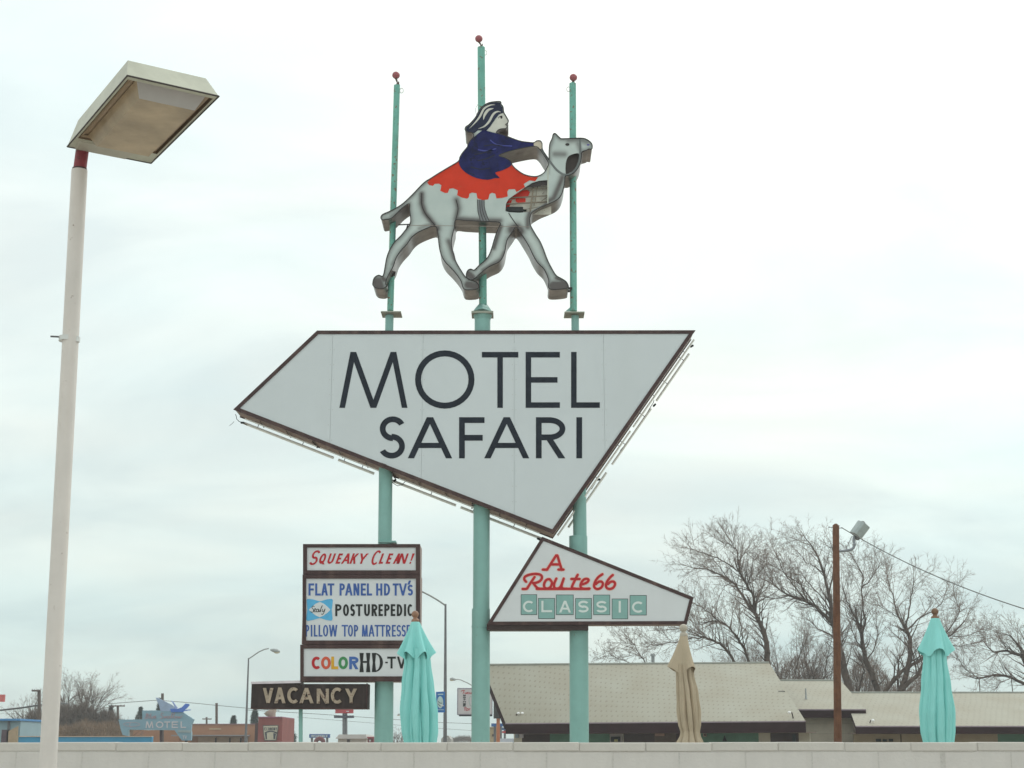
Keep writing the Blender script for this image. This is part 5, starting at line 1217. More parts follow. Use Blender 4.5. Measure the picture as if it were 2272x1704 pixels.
traced_tree('elm_tree', t1, [
    ([(665, 950), (640, 860), (600, 800), (560, 745), (505, 712), (440, 708)], 17, 7), ([(505, 712), (440, 655), (380, 620), (345, 605)], 7, 3), ([(440, 708), (400, 725), (350, 715)], 5, 2),
    ([(590, 950), (545, 880), (500, 830), (450, 808), (405, 795)], 16, 10), ([(405, 795), (340, 800), (270, 820), (190, 832), (130, 845)], 8, 3), ([(405, 795), (360, 775), (310, 750), (250, 742)], 6, 2), ([(610, 810), (622, 760), (612, 700)], 5, 2)], 84,
    'low bare tree with long drooping limbs just above the main motel ridge', 22, .95)
traced_tree('elm_tree', t1, [
    ([(1235, 1110), (1205, 1010), (1190, 920), (1165, 820), (1145, 740), (1128, 640)], 46, 26), ([(1128, 640), (1112, 560), (1090, 450), (1055, 350), (1010, 270), (970, 220)], 20, 4), ([(1112, 560), (1140, 450), (1150, 350), (1120, 260)], 12, 3),
    ([(1140, 730), (1100, 680), (1050, 632), (985, 590), (905, 568), (840, 530)], 26, 8), ([(840, 530), (790, 480), (750, 420)], 7, 3), ([(1000, 600), (970, 540), (952, 482)], 9, 5), ([(985, 590), (930, 520), (880, 460), (840, 380), (820, 330)], 9, 3),
    ([(1050, 632), (1000, 560), (930, 480), (860, 430), (770, 380)], 9, 3), ([(1128, 650), (1080, 580), (1010, 500), (960, 440)], 9, 3), ([(905, 568), (850, 575), (800, 580), (740, 560)], 6, 2), ([(1150, 800), (1100, 770), (1050, 750), (1000, 700)], 10, 3), ([(1090, 450), (1040, 400), (990, 380), (950, 330)], 7, 2)], 88,
    'tallest bare tree, its dark trunk rising just behind the utility pole', 23, .85)
traced_tree('elm_tree', t1, [
    ([(1392, 1110), (1362, 1010), (1325, 930), (1308, 860), (1300, 780), (1272, 700)], 36, 16), ([(1272, 700), (1235, 630), (1205, 570), (1190, 500)], 10, 4), ([(1300, 780), (1320, 700), (1305, 600), (1298, 520), (1310, 460), (1280, 400), (1245, 330)], 12, 3),
    ([(1298, 520), (1340, 480), (1370, 440), (1400, 380)], 8, 3), ([(1308, 860), (1270, 820), (1240, 740), (1210, 660)], 9, 3), ([(1325, 930), (1370, 860), (1390, 780), (1380, 700)], 8, 3)], 90,
    'bare tree with a forked dark trunk right of the utility pole', 24, .85)
traced_tree('elm_tree', t1, [([(1285, 1100), (1300, 1030), (1315, 985), (1295, 930), (1262, 880)], 10, 5)], 96,
    'thin dark crooked stem just left of the forked trunk, right of the utility pole', 31, .6, ksub=.7)
traced_tree('elm_tree', t1, [
    ([(1515, 1105), (1550, 1000), (1572, 900), (1572, 810), (1545, 745)], 34, 20), ([(1545, 745), (1500, 670), (1480, 580), (1455, 500), (1440, 440)], 12, 3), ([(1545, 745), (1565, 640), (1585, 540), (1590, 470)], 12, 3), ([(1560, 750), (1620, 690), (1690, 655), (1745, 610), (1770, 550)], 10, 3),
    ([(1425, 1105), (1480, 1030), (1540, 975), (1610, 935), (1660, 900), (1700, 850), (1760, 790)], 24, 6), ([(1520, 1105), (1590, 1030), (1640, 960), (1690, 880), (1740, 820), (1810, 780), (1880, 700)], 26, 5), ([(1700, 860), (1780, 840), (1850, 850), (1940, 830)], 7, 2),
    ([(1740, 820), (1800, 740), (1850, 650), (1830, 590)], 8, 2), ([(1500, 680), (1450, 650), (1400, 620)], 6, 2), ([(1660, 960), (1640, 1040), (1625, 1100)], 9, 6), ([(1810, 790), (1880, 790), (1960, 760)], 6, 2), ([(1500, 1010), (1505, 930), (1540, 860)], 12, 5)], 87,
    'wide bare tree with spreading dark limbs behind the right aqua umbrella', 25, .8)
traced_tree('elm_tree', t1, [
    ([(2330, 1140), (2230, 1070), (2140, 1022), (2040, 1008), (1960, 1030), (1890, 1010)], 22, 4), ([(2330, 1140), (2240, 1000), (2200, 900), (2120, 872), (2040, 880), (1985, 820)], 26, 4), ([(2225, 950), (2200, 860), (2140, 790), (2060, 770)], 14, 4),
    ([(2240, 1000), (2250, 860), (2200, 780)], 14, 4), ([(2140, 1022), (2080, 1050), (2050, 1090)], 5, 2), ([(1960, 1030), (1900, 990), (1860, 950), (1830, 900)], 5, 2)], 92,
    'bare tree cut off by the right edge of the photograph', 26, .85)
t2 = cropt(1060, 1440, 4.424)
traced_tree('elm_tree', t2, [([(1700, 210), (1640, 130), (1580, 40), (1540, -40), (1480, -120)], 14, 5), ([(1600, 200), (1500, 140), (1400, 100), (1300, 60), (1240, 80)], 9, 3), ([(1540, -40), (1440, -60), (1350, -60)], 6, 2), ([(1620, 100), (1580, 60), (1480, 60)], 5, 2)], 95,
    'small bare treetop above the main ridge, beside the flue pipe', 27, .9, ksub=.8)
# thin undergrowth trees further back
for i, (px, top, lab) in enumerate(((1745, 1360, 'slender bare sapling just right of the tall leaning tree'), (1790, 1340, 'slender bare sapling between the leaning tree and the utility pole'), (1835, 1360, 'slender bare sapling left of the utility pole, low and dense'),
                                    (1700, 1395, 'short bare sapling just above the right end of the main ridge'), (1900, 1400, 'short bare sapling in the gap right of the utility pole'), (1990, 1440, 'short bare sapling under the wide spreading tree'), (1640, 1405, 'short bare sapling above the main motel ridge, centre'))):
    r = random.Random(90 + i); Y = 99 + i * 1.3; p = at(px, 1650, Y); hh = at(px, top, Y).z; tm, tw = TreeMesh(), TreeMesh()
    for k in range(6):
        d = Vector((r.uniform(-.5, .5), r.uniform(-.4, .4), 1)).normalized(); q = Vector((p.x + r.uniform(-.3, .3), Y, 0)); rad = .09
        L_ = hh * r.uniform(.75, 1.02)
        for s in range(7):
            q2 = q + d * (L_ / 8.5); tm.seg(q, q2, rad, rad * .8, 5); d = (d + rvec(r) * .12).normalized()
            if s > 0:
                for _ in range(3): limb(tm, tw, r, q, (d + rvec(r).normalized() * .8).normalized(), r.uniform(1.2, 2.6), .028, 2, .06, .9)
            q = q2; rad *= .8
        limb(tm, tw, r, q, d, L_ * .2, rad, 2, .05, 1.2)
    root = thing('bare_sapling', (p.x, Y, 0), lab, 'tree', 'undergrowth saplings behind the motel')
    mk('trunk', tm.v, tm.f, BARK, root); mk('twigs', tw.v, tw.f, TWIG, root)

# ---- trees on the left
def bush_tree(px, top, Y, spread, label, seed, group, nm='bare_tree', lean=0.0, nb=7, base=1646):
    r = random.Random(seed); p = at(px, 1650, Y); hh = at(px, top, Y).z; tm, tw = TreeMesh(), TreeMesh()
    for k in range(nb):
        az = r.uniform(0, 2 * math.pi); d = Vector((math.cos(az) * spread + lean, math.sin(az) * spread, 1)).normalized(); q = Vector((p.x, Y, 0)); rad = .12 * hh / 7
        for s in range(7):
            q2 = q + d * (hh / 8.2); tm.seg(q, q2, rad, rad * .8, 5); d = (d + rvec(r) * .12 + Vector((0, 0, .02))).normalized()
            if s > 1:
                for _ in range(4): limb(tm, tw, r, q, (d + rvec(r).normalized() * .75).normalized(), r.uniform(.15, .32) * hh, .032, 2, .04, .9)
            q = q2; rad *= .78
        limb(tm, tw, r, q, d, hh * .2, rad, 2, .03, 1.2)
    root = thing(nm, (p.x, Y, 0), label, 'tree', group)
    mk('trunk', tm.v, tm.f, BARK, root); mk('twigs', tw.v, tw.f, TWIG, root)
GL = 'bare trees at the far left'
bush_tree(165, 1493, 135, .45, 'largest bare tree right of the white lamp pole, far left', 41, GL, nb=9)
bush_tree(78, 1545, 140, .35, 'bare tree left of the white lamp pole', 42, GL)
bush_tree(215, 1570, 128, .5, 'low bare bushy tree right of the largest left tree', 43, GL, lean=.15)
bush_tree(120, 1560, 132, .5, 'bare bushy tree directly behind the white lamp pole', 44, GL)
bush_tree(290, 1585, 150, .4, 'small bare tree just left of the blue motel sign', 45, GL, nb=5)
bush_tree(883, 1616, 150, .4, 'tiny bare tree between the left sign post and the aqua umbrella', 46, None, nb=6)

# ---- brown scrub masses (one thing each, uncountable twigs)
def scrub(px0, px1, ytop, Y, n, seed, m, nm='scrub', tall=1.0):
    r = random.Random(seed); V, Fs = [], []
    for i in range(n):
        x = r.uniform(px0, px1); u = (x - px0) / (px1 - px0); hgt = (.8 + .2 * math.sin(x * .04)) if nm == 'thicket' else (.55 + .45 * math.sin(math.pi * min(1, max(0, u)) ) + .10 * math.sin(x * .11) + .05 * math.sin(x * .31))
        y = 1650 - (1650 - ytop) * hgt * r.random() ** .55; p = at(x, y, Y + r.uniform(-3, 3))
        d = Vector((r.gauss(0, .5), r.gauss(0, .5), 1)).normalized() * r.uniform(.3, .8); s = Vector((1, r.uniform(-1, 1), 0)).normalized() * r.uniform(.012, .03)
        k = len(V); V += [p - s, p + s, p + d]; Fs.append((k, k + 1, k + 2))
    o = mk(nm, V, Fs, m, origin=(at((px0 + px1) / 2, 1650, Y).x, Y, 0)); tag(o, None, None, None, 'stuff'); return o
SCR = mat('brown_scrub', (.155, .12, .10), .95, 0, .3, .4)
SCRY = mat('dry_orange_brush', (.25, .175, .12), .95, 0, .3, .4)
tag(scrub(40, 280, 1574, 126, 16000, 5, SCR), 'mass of brown leafless scrub behind the blue motel sign')
tag(scrub(120, 290, 1612, 120, 7000, 6, SCRY, 'dry_brush'), 'band of dry orange-brown brush above the blue wall')
tag(scrub(1650, 2100, 1462, 104, 7000, 9, mat('grey_brown_thicket', (.23, .18, .15), .95, 0, .25, .4), 'thicket'), 'mass of thin bare undergrowth behind the motel')
tag(scrub(998, 1050, 1637, 260, 1500, 7, SCR, 'distant_treeline'), 'low distant treeline left of the middle sign post')

# ---- evergreens
def conifer(px, top, Y, wpx, label, seed, nm='conifer_tree', bushy=False):
    r = random.Random(seed); p = at(px, 1650, Y); ht = at(px, top, Y).z; W = wpx * mpp(px, 1600, Y) / 2
    V, Fs = [], []
    for i in range(3200):
        u = r.random() ** .8; z = ht * (.12 + .88 * u); R = 2.3 * W * ((1 - u) ** .85 + .02) * (.75 + .4 * math.sin(u * 17 + seed) * .6 + .3 * r.random())
        az = r.uniform(0, 6.283); rr_2 = R * r.random() ** .4; c = Vector((p.x + math.cos(az) * rr_2, Y + math.sin(az) * rr_2, z))
        dv = (Vector((math.cos(az), math.sin(az), r.uniform(-.1, .7))) + rvec(r) * .3).normalized() * r.uniform(.12, .34); sd_ = Vector((-math.sin(az), math.cos(az), r.uniform(-.5, .5))).normalized() * .07
        k = len(V); V += [c - sd_, c + sd_, c + dv]; Fs.append((k, k + 1, k + 2))
    root = thing(nm, (p.x, Y, 0), label, 'tree', 'evergreens in the far background'); mk('foliage', V, Fs, mat('dark_evergreen', (.035, .055, .032), .9, 0, .4, 1.5), root)
    tm = TreeMesh(); tm.seg(Vector((p.x, Y, 0)), Vector((p.x, Y, ht * .9)), .16, .03, 6); mk('trunk', tm.v, tm.f, BARK, root)
conifer(308, 1570, 165, 26, 'small dark conifer left of the blue motel sign', 1)
conifer(349, 1550, 170, 14, 'thin dark conifer behind the blue bird of the motel sign', 2)
conifer(242, 1566, 150, 12, 'thin dark conifer among bare trees left of the blue motel sign', 3)
conifer(516, 1589, 175, 24, 'small ragged evergreen above the tan building', 4)
conifer(563, 1574, 165, 26, 'dark evergreen beside the left end of the vacancy sign', 5)
conifer(642, 1618, 140, 36, 'low dark evergreen bush right of the red building', 6)

# ================================================================== STREET LIGHTS
def street_light(px, ytop, Y, armpts, headpx, label, r0=.09, foot=None, head=True, banner=None):
    t = at(px, ytop, Y); b = at(foot if foot else px, 1646, Y); dr = (t - b) / (t.z - b.z); f0 = b - dr * b.z
    root = thing('street_light', (f0.x, Y, 0), label, 'street light', 'grey cobra-head street lights along the road')
    mb = MB(); mb.tube([f0, b, t], [r0 * 1.25, r0 * 1.15, r0 * .62], 12); mb.build('pole', DGALV, root)
    pts = [at(x, y, Y - .0) for x, y in armpts]; pts = [Vector((p.x, Y - .35 * i, p.z)) for i, p in enumerate(pts)]
    mb = MB(); mb.tube(pts, [r0 * .55] * len(pts), 8); mb.build('arm', GALV, root)
    if head:
        (hx0, hy0), (hx1, hy1) = headpx; a_, b_ = at(hx0, hy0, pts[-1].y), at(hx1, hy1, pts[-1].y); L = (b_ - a_)
        mb = MB(); mb.tube([a_, a_ + L * .3, a_ + L * .7, b_], [.06, .13, .17, .07], 12); mb.build('lamp_head', GALV, root)
        mb = MB(); mb.ball(a_ + L * .68 + Vector((0, 0, -.09)), .16, 12, 8, (1.4, .9, .6)); mb.build('lens', mat('amber_refractor', (.55, .50, .36), .3), root)
    return root
street_light(551.5, 1460, 118, [(551.5, 1462), (563, 1456), (577, 1448), (592, 1442.5), (602, 1441.5)], ((600, 1441.5), (621, 1446)), 'grey street light with its arm to the right, left of the message board', .085, foot=545)
sl2 = street_light(988.5, 1340, 80, [(988, 1343), (972, 1333), (955, 1324), (937, 1316), (915, 1306), (880, 1296)], ((882, 1297), (862, 1296)), 'tall grey street light with a blue banner, right of the left aqua umbrella', .085, foot=987.5)
street_light(1068, 1530, 150, [(1068, 1532), (1055, 1526), (1040, 1517), (1022, 1509), (1010, 1508)], ((1012, 1508), (998.5, 1506)), 'distant street light whose lamp shows just left of the middle sign post', .09)
street_light(901, 1590, 230, [(901, 1592), (894, 1587), (888, 1585)], ((889, 1585), (882, 1586)), 'tiny far street light between the left sign post and the aqua umbrella', .09)
# banner on the second one
by = 79.9
mb = MB(); c10 = crop(940, 1480, 9.217)
bo = wx([(252, 508), (436, 500), (434, 928), (262, 930)], by, c10)
ban = thing('banner', (bo[0].x, by, bo[3].y), 'blue street banner with a pale oval emblem on the street light pole', 'banner')
plate('cloth', [bo], by, .02, mat('blue_banner_cloth', (.035, .16, .46), .7), ban)
plate('emblem', [wx([(338 + 62 * math.cos(k * .4), 720 + 125 * math.sin(k * .4)) for k in range(16)], by - .012, c10)], by - .012, .008, mat('banner_emblem', (.50, .66, .66), .7), ban)
strokes('swoosh', ban, by - .02, BLACK, [[(300, 700), (330, 735), (380, 740)], [(290, 750), (330, 790), (350, 800)]], 12, c10, .006)
strokes('swoosh', ban, by - .024, FACE2, [[(330, 770), (370, 785), (408, 790)]], 24, c10, .006)
plates('print_line', [wx([(290, 550), (400, 545), (400, 565), (290, 570)], by - .012, c10), wx([(290, 868), (410, 868), (410, 880), (290, 880)], by - .012, c10)], by - .012, .008, mat('banner_emblem', (.50, .66, .66)), ban)

# ================================================================== BACKGROUND SIGNS AND BUILDINGS
def pxbox(px0, py0, px1, py1, Y, dep, m, name, parent, ground=False):
    a0, b0 = at(px0, py0, Y), at(px1, py1, Y); zb = 0 if ground else b0.z
    mb = MB(); mb.box(((a0.x + b0.x) / 2, Y + dep / 2, (a0.z + zb) / 2), (abs(b0.x - a0.x), dep, abs(a0.z - zb))); return mb.build(name, m, parent)
def pxpost(px, py, Y, r, m, name, parent, px2=None):
    a0 = at(px, py, Y); b0 = at(px2 or px, 1646, Y); mb = MB(); mb.tube([a0, b0, Vector((b0.x, Y, 0))], r, 10); return mb.build(name, m, parent)
# tucu... mother sign
ty = 92; tz = at(1053, 1586, ty)
taco = thing('roadside_sign', (tz.x, ty, 0), 'white roadside sign with red script, partly hidden by the middle sign post', 'sign')
fb = pxbox(1014.5, 1526.5, 1092.5, 1586, ty, .5, mat('grey_cabinet', (.30, .28, .34), .5), 'cabinet', taco)
ff = pxbox(1016.8, 1529, 1091, 1584.2, ty - .02, .02, mat('pinkish_white_face', (.60, .57, .58), .5, 0, .04), 'face', taco)
pxbox(1018, 1584.5, 1092, 1589, ty + .05, .4, BLACK, 'bottom_box', taco); pxpost(1066, 1588, ty + .25, .12, DGALV, 'post', taco)
yt = ty - .03
strokes('script_word', taco, yt, RED, [[(765, 500), (790, 480), (840, 478)], [(830, 470), (815, 520), (800, 548)], [(850, 515), (845, 540), (870, 545), (885, 515), (880, 545)], [(925, 515), (900, 520), (900, 545), (925, 545)], [(950, 510), (940, 540), (965, 545), (985, 512), (980, 548)]], 12, c10, .008)
strokes('script_word', taco, yt, RED, [[(825, 835), (880, 826)], [(852, 835), (835, 890)], [(880, 850), (865, 885), (900, 885), (910, 850), (880, 850)], [(930, 850), (925, 890)], [(930, 860), (955, 850)]], 12, c10, .008)
for i, (ch, y0_) in enumerate(zip('MOTHER', (562, 606, 650, 694, 740, 778))):
    letters(taco, yt, BLACK, [(ch, 805, 862)], y0_, y0_ + 34, 13, c10, depth=.008)
strokes('oval_outline', taco, yt, mat('pale_green_line', (.40, .52, .48)), [[(970, 590), (935, 640), (928, 700), (950, 780), (975, 800)]], 12, c10, .008)
# dark sign on orange post
og = thing('roadside_sign', (at(1105, 1646, 84).x, 84, 0), 'dark sign panel on an orange post at the left end of the motel roof', 'sign')
pxbox(1095.2, 1540, 1117, 1594, 84, .3, mat('dark_sign_back', (.060, .062, .060), .6), 'panel', og); pxpost(1105.4, 1590, 84.2, .10, mat('orange_post', (.50, .19, .10), .6), 'post', og)
bs = thing('roadside_sign', (at(1103, 1646, 120).x, 120, 0), 'small blue roadside sign behind the orange post', 'sign')
pxbox(1090, 1605, 1116.5, 1612, 120, .3, mat('road_blue', (.045, .13, .34), .5), 'panel', bs); pxpost(1098, 1610, 120.2, .1, DGALV, 'post', bs); pxpost(1111, 1610, 120.2, .1, DGALV, 'post', bs)
bb_ = thing('small_building', (at(1096, 1646, 125).x, 125, 0), 'small sandy building behind the orange sign post', 'building')
pxbox(1086, 1614, 1103, 1650, 125, 5, mat('sandy_wall', (.42, .34, .22), .85, 0, .25, .8), 'wall', bb_, True); pxbox(1085.5, 1612.5, 1104, 1614.5, 124.8, 5.4, BWALL, 'roof', bb_); pxbox(1092, 1629, 1096, 1634, 124.9, .1, DOORM, 'window', bb_)
# parked van
vy = 100; vx0 = at(1109, 1646, vy).x; vk = mpp(1120, 1640, vy)
van = thing('parked_van', (vx0 + .8, vy, 0), 'white parked van half hidden under the left end of the motel eave', 'van')
def prism(pts, y0, y1, m, nm, par):
    n = len(pts); V = [(x, y0, z) for x, z in pts] + [(x, y1, z) for x, z in pts]
    return mk(nm, V, [tuple(range(n)), tuple(range(2 * n - 1, n - 1, -1))] + [(i, n + i, n + (i + 1) % n, (i + 1) % n) for i in range(n)], m, par)
X = vx0 - .2
prism([(X, .35), (X + 4.4, .35), (X + 4.6, .8), (X + 4.5, 1.2), (X + 3.7, 1.35), (X + 3.0, 2.15), (X + 2.7, 2.25), (X + .15, 2.25), (X, 2.0)], vy, vy + 1.9, mat('van_white', (.66, .68, .74), .3), 'body', van)
prism([(X + .3, 1.45), (X + 1.3, 1.45), (X + 1.3, 2.0), (X + .3, 2.0)], vy - .01, vy, GLASS, 'window', van); prism([(X + 1.5, 1.45), (X + 3.4, 1.45), (X + 2.9, 2.0), (X + 1.5, 2.0)], vy - .01, vy, GLASS, 'window', van)
for wx_ in (X + .8, X + 3.6):
    mb = MB(); mb.tube([(wx_, vy - .02, .34), (wx_, vy + .22, .34)], .34, 20); w_o = mb.build('wheel', BLACK, van); mb = MB(); mb.tube([(wx_, vy - .03, .34), (wx_, vy - .018, .34)], .19, 16); mb.build('rim', GALV, w_o)
# small red-white board above the van
rb = thing('small_sign', (at(1121, 1646, 108).x, 108, 0), 'small red and white board left of the motel fascia', 'sign')
pxbox(1114, 1622, 1127, 1626.5, 108, .2, mat('board_red', (.5, .08, .09)), 'panel', rb); pxbox(1113, 1614, 1122, 1620, 108, .2, mat('board_blue', (.10, .16, .30)), 'panel', rb); pxpost(1120, 1618, 108.1, .08, DGALV, 'post', rb)
# red pylon
ry = 165; rp = thing('pylon_sign', (at(765, 1646, ry).x, ry, 0), 'distant red pylon sign on twin posts below the vacancy sign', 'sign')
pxbox(744, 1571, 783, 1582.5, ry, .6, mat('pylon_red', (.42, .03, .035), .5), 'panel', rp); pxbox(741, 1587.5, 784.5, 1593, ry, .6, mat('pylon_dark', (.05, .05, .07), .5), 'lower_panel', rp)
strokes('print_line', rp, ry - .03, FACE2, [[(225, 645), (250, 645)]], 7, lambda p: (540 + (p[0] + 2.6 * 225 + 90) / 3.95, 1415 + p[1] / 3.95), .01)
pxpost(763, 1575, ry + .3, .16, DGALV, 'post', rp); pxpost(768.6, 1575, ry + .3, .11, DGALV, 'post', rp)
# blue billboard + dark red arch
iy = 160; ib_ = thing('billboard', (at(709, 1646, iy).x, iy, 0), 'distant blue billboard reading INSURANCE below the vacancy sign', 'sign')
pxbox(686, 1628.6, 731.6, 1637, iy, .4, mat('insurance_blue', (.05, .12, .34), .5), 'panel', ib_); pxpost(692, 1635, iy + .2, .12, DGALV, 'post', ib_); pxpost(726, 1635, iy + .2, .12, DGALV, 'post', ib_)
xx = 690.5
for ch in 'INSURANCE':
    w_ = 1.2 if ch == 'I' else 3.4; polys = [wx(p, iy - .03) for p in letter_polys(ch, xx, xx + w_, 1630.6, 1635.4, 1.0)]; plate('letter', polys, iy - .03, .01, WLET, ib_); xx += w_ + 1.0
ar = thing('arched_awning', (at(709, 1646, 158).x, 158, 0), 'dark red arched awning under the blue billboard', 'awning')
mb = MB(); pc = at(709, 1647, 158); k_ = mpp(709, 1640, 158)
mb.tube([Vector((pc.x + 8.5 * k_ * math.cos(q_), 158, pc.z + 8 * k_ * math.sin(q_))) for q_ in [math.pi * j / 10 for j in range(11)]], .22, 8); mb.build('arch', mat('arch_red', (.16, .04, .045), .6), ar)
mb = MB(); mb.tube([Vector((pc.x - 8.5 * k_, 158, 0)), Vector((pc.x - 8.5 * k_, 158, pc.z))], .15, 8); mb.tube([Vector((pc.x + 8.5 * k_, 158, 0)), Vector((pc.x + 8.5 * k_, 158, pc.z))], .15, 8); mb.split('post', DARK, ar)
# beige shed and red shed
bg_ = thing('beige_building', (at(779, 1646, 155).x, 155, 0), 'distant pale beige low building between the vacancy sign post and the left sign post', 'building')
k_ = mpp(779, 1640, 155); p0 = at(745, 1650, 155); 
pxbox(750, 1638, 812, 1650, 155, 8, mat('pale_shed', (.55, .51, .45), .8, 0, .1, 1), 'wall', bg_, True)
q = [at(x, y, 154.6) for x, y in ((744, 1639), (815, 1639), (812, 1629.5), (752, 1629.5))]
mk('roof', [p for p in q] + [Vector((p.x, p.y + 8.5, p.z)) for p in q], [(0, 1, 2, 3), (7, 6, 5, 4), (3, 2, 6, 7), (1, 5, 6, 2), (0, 3, 7, 4), (0, 4, 5, 1)], mat('pale_roof', (.56, .54, .52), .7, 0, .1, 1), bg_)
pxbox(770, 1641, 776, 1650, 154.9, .1, DOORM, 'door', bg_, True)
rs_ = thing('red_shed', (at(821, 1646, 150).x, 150, 0), 'small dark red shed left of the lower left sign post', 'building')
pxbox(816, 1638, 828, 1650, 150, 4, mat('shed_red', (.22, .035, .045), .7), 'wall', rs_, True); pxbox(814.5, 1634.5, 829, 1638, 149.6, 5, mat('shed_roof', (.30, .05, .06), .7), 'roof', rs_); pxbox(819, 1641, 823, 1645, 149.9, .1, FACE2, 'window', rs_)
# grey delivery truck by the street light base
tk = thing('delivery_truck', (at(989, 1646, 112).x, 112, 0), 'grey box truck at the foot of the banner street light', 'truck')
kx = at(978, 1646, 112).x; kx2 = at(1000.5, 1646, 112).x; zt_ = at(989, 1632, 112).z
prism([(kx + .02, .6), (kx2, .6), (kx2 - .02, zt_ - .25), (kx2 - .2, zt_), (kx + .22, zt_), (kx + .02, zt_ - .25)], 112, 117, mat('truck_grey', (.40, .39, .37), .6, 0, .12, 2), 'cargo_box', tk)
prism([(kx, .35), (kx2, .35), (kx2, .6), (kx, .6)], 111.9, 117, DARK, 'bumper', tk); pxbox(983, 1636, 995, 1640, 111.95, .04, mat('truck_window', (.52, .52, .50), .4), 'rear_window', tk)
for wx_ in (kx + .14, kx2 - .14):
    mb = MB(); mb.tube([(wx_ - .12, 112.8, .42), (wx_ + .12, 112.8, .42)], .42, 16); mb.build('wheel', BLACK, tk)
# tan building
tb = thing('tan_building', (at(500, 1646, 138).x, 138, 0), 'long flat-roofed orange-tan building right of the blue motel sign', 'building')
TAN = mat('orange_tan_wall', (.40, .205, .12), .85, 0, .12, .6)
pxbox(425, 1607.5, 567, 1650, 138, 9, TAN, 'wall', tb, True); pxbox(424, 1605.8, 568, 1607.6, 137.9, 9.2, mat('mauve_coping', (.34, .20, .20), .7), 'coping', tb)
pxbox(290, 1620, 398, 1650, 139, 9, mat('orange_tan_wall', (.40, .205, .12)), 'wing_wall', tb, True); pxbox(398, 1620, 425, 1650, 139.2, 8.6, TAN, 'wing_wall', tb, True)
pxbox(380, 1630.4, 548, 1633.2, 136.4, 1.6, mat('grey_canopy', (.28, .26, .27), .6), 'canopy', tb)
pxbox(440, 1635, 478, 1650, 137.9, .1, mat('tan_lower_wall', (.47, .33, .23), .8), 'lower_panel', tb, True); pxbox(482, 1635, 535, 1650, 137.9, .1, mat('tan_lower_wall', (.47, .33, .23)), 'lower_panel', tb, True)
for x in (478.5, 510, 534): pxbox(x - 1.2, 1637, x + 1.2, 1650, 137.8, .1, DOORM, 'window', tb, True)
pxbox(464, 1616.2, 490, 1618.6, 137.93, .06, mat('pale_wall_text', (.55, .46, .30), .7), 'wall_sign', tb); pxbox(543, 1635, 549, 1650, 137.8, .15, GALV, 'door', tb, True)
# red economy building
rbg = thing('red_building', (at(598, 1646, 126).x, 126, 0), 'dark red building with a pale shield-shaped ECONOMY sign below the vacancy sign', 'building')
pxbox(573.5, 1592, 625, 1650, 126, 7, mat('brick_red_wall', (.25, .070, .060), .8, 0, .15, .8), 'wall', rbg, True); pxbox(572.5, 1590, 626, 1592.2, 125.9, 7.2, mat('purple_coping', (.30, .10, .16), .6), 'coping', rbg); pxbox(566, 1604, 573.4, 1650, 127, 6, mat('dark_side_wall', (.10, .055, .05), .8), 'side_wall', rbg, True)
c11 = crop(400, 1500, 9.217); yy_ = 125.95
sh = plate('shield_sign', [wx([(1690, 1008), (2010, 1002), (2000, 1120), (1965, 1320), (1725, 1320), (1700, 1170)], yy_, c11)], yy_ - .06, .05, mat('shield_dark', (.12, .11, .10), .6), rbg)
plate('shield_field', [wx([(1705, 1024), (1995, 1018), (1985, 1120), (1950, 1305), (1738, 1305), (1715, 1170)], yy_, c11)], yy_ - .08, .015, mat('shield_cream', (.52, .48, .38), .6), sh)
strokes('shield_arch', sh, yy_ - .10, mat('shield_navy', (.05, .055, .07), .6), [[(1728, 1168), (1780, 1142), (1850, 1130), (1920, 1142), (1978, 1168)]], 26, c11, .012)
plates('shield_side', [wx([(1735, 1180), (1775, 1165), (1775, 1290), (1750, 1290)], yy_, c11), wx([(1905, 1165), (1960, 1180), (1940, 1290), (1910, 1290)], yy_, c11)], yy_ - .10, .012, mat('shield_navy', (.05, .055, .07)), sh)
xx = 1718
for ch in 'ECONOMY': letters(sh, yy_ - .10, mat('shield_navy', (.05, .055, .07)), [(ch, xx, xx + 32)], 1050, 1112, 9, c11, depth=.012); xx += 38
dish = thing('tan_rooftop_cone', (at(599, 1590, 132).x, 132, 0), 'pale tan tapered rooftop hood behind the red building', 'roof hood')
mb = MB(); pz = [(1592, 4.5), (1587, 8), (1582, 13), (1576, 15)]
mb.tube([Vector((at(605, 1650, 132).x, 132, 0))] + [at(607 - (1592 - y) * .5, y, 132) for y, r_ in pz], [6 * mpp(599, 1580, 132)] + [r_ * mpp(599, 1580, 132) for y, r_ in pz], 16); mb.build('hood', mat('hood_tan', (.50, .45, .36), .8), dish)
# pale blue building at far left and the blue wall
pb = thing('blue_trim_building', (at(20, 1646, 96).x, 96, 0), 'pale blue building with a bright blue roof edge at the far left edge', 'building')
pxbox(-60, 1598.5, 42.5, 1650, 96, 6, mat('pale_blue_wall', (.34, .46, .50), .8, 0, .08, .5), 'wall', pb, True); pxbox(-60, 1594.3, 44, 1598.8, 95.6, 6.8, mat('bright_blue_trim', (.09, .28, .56), .6), 'roof_edge', pb)
pxbox(17.2, 1600, 18.6, 1650, 95.9, .1, DGALV, 'downpipe', pb, True); pxbox(4, 1619, 19, 1650, 95.9, .1, mat('plum_door', (.12, .08, .09), .6), 'door', pb, True)
prism([(at(20, 1650, 95.8).x, 0), (at(41, 1650, 95.8).x, 0), (at(41, 1612, 95.8).x, at(41, 1611, 95.8).z), (at(20, 1622, 95.8).x, at(20, 1622, 95.8).z)], 95.7, 95.8, mat('tan_mural', (.46, .34, .22), .8), 'tan_panel', pb)
bw = thing('blue_wall', (at(190, 1646, 62).x, 62, 0), 'long low bright blue wall with a pale top at the left', 'wall')
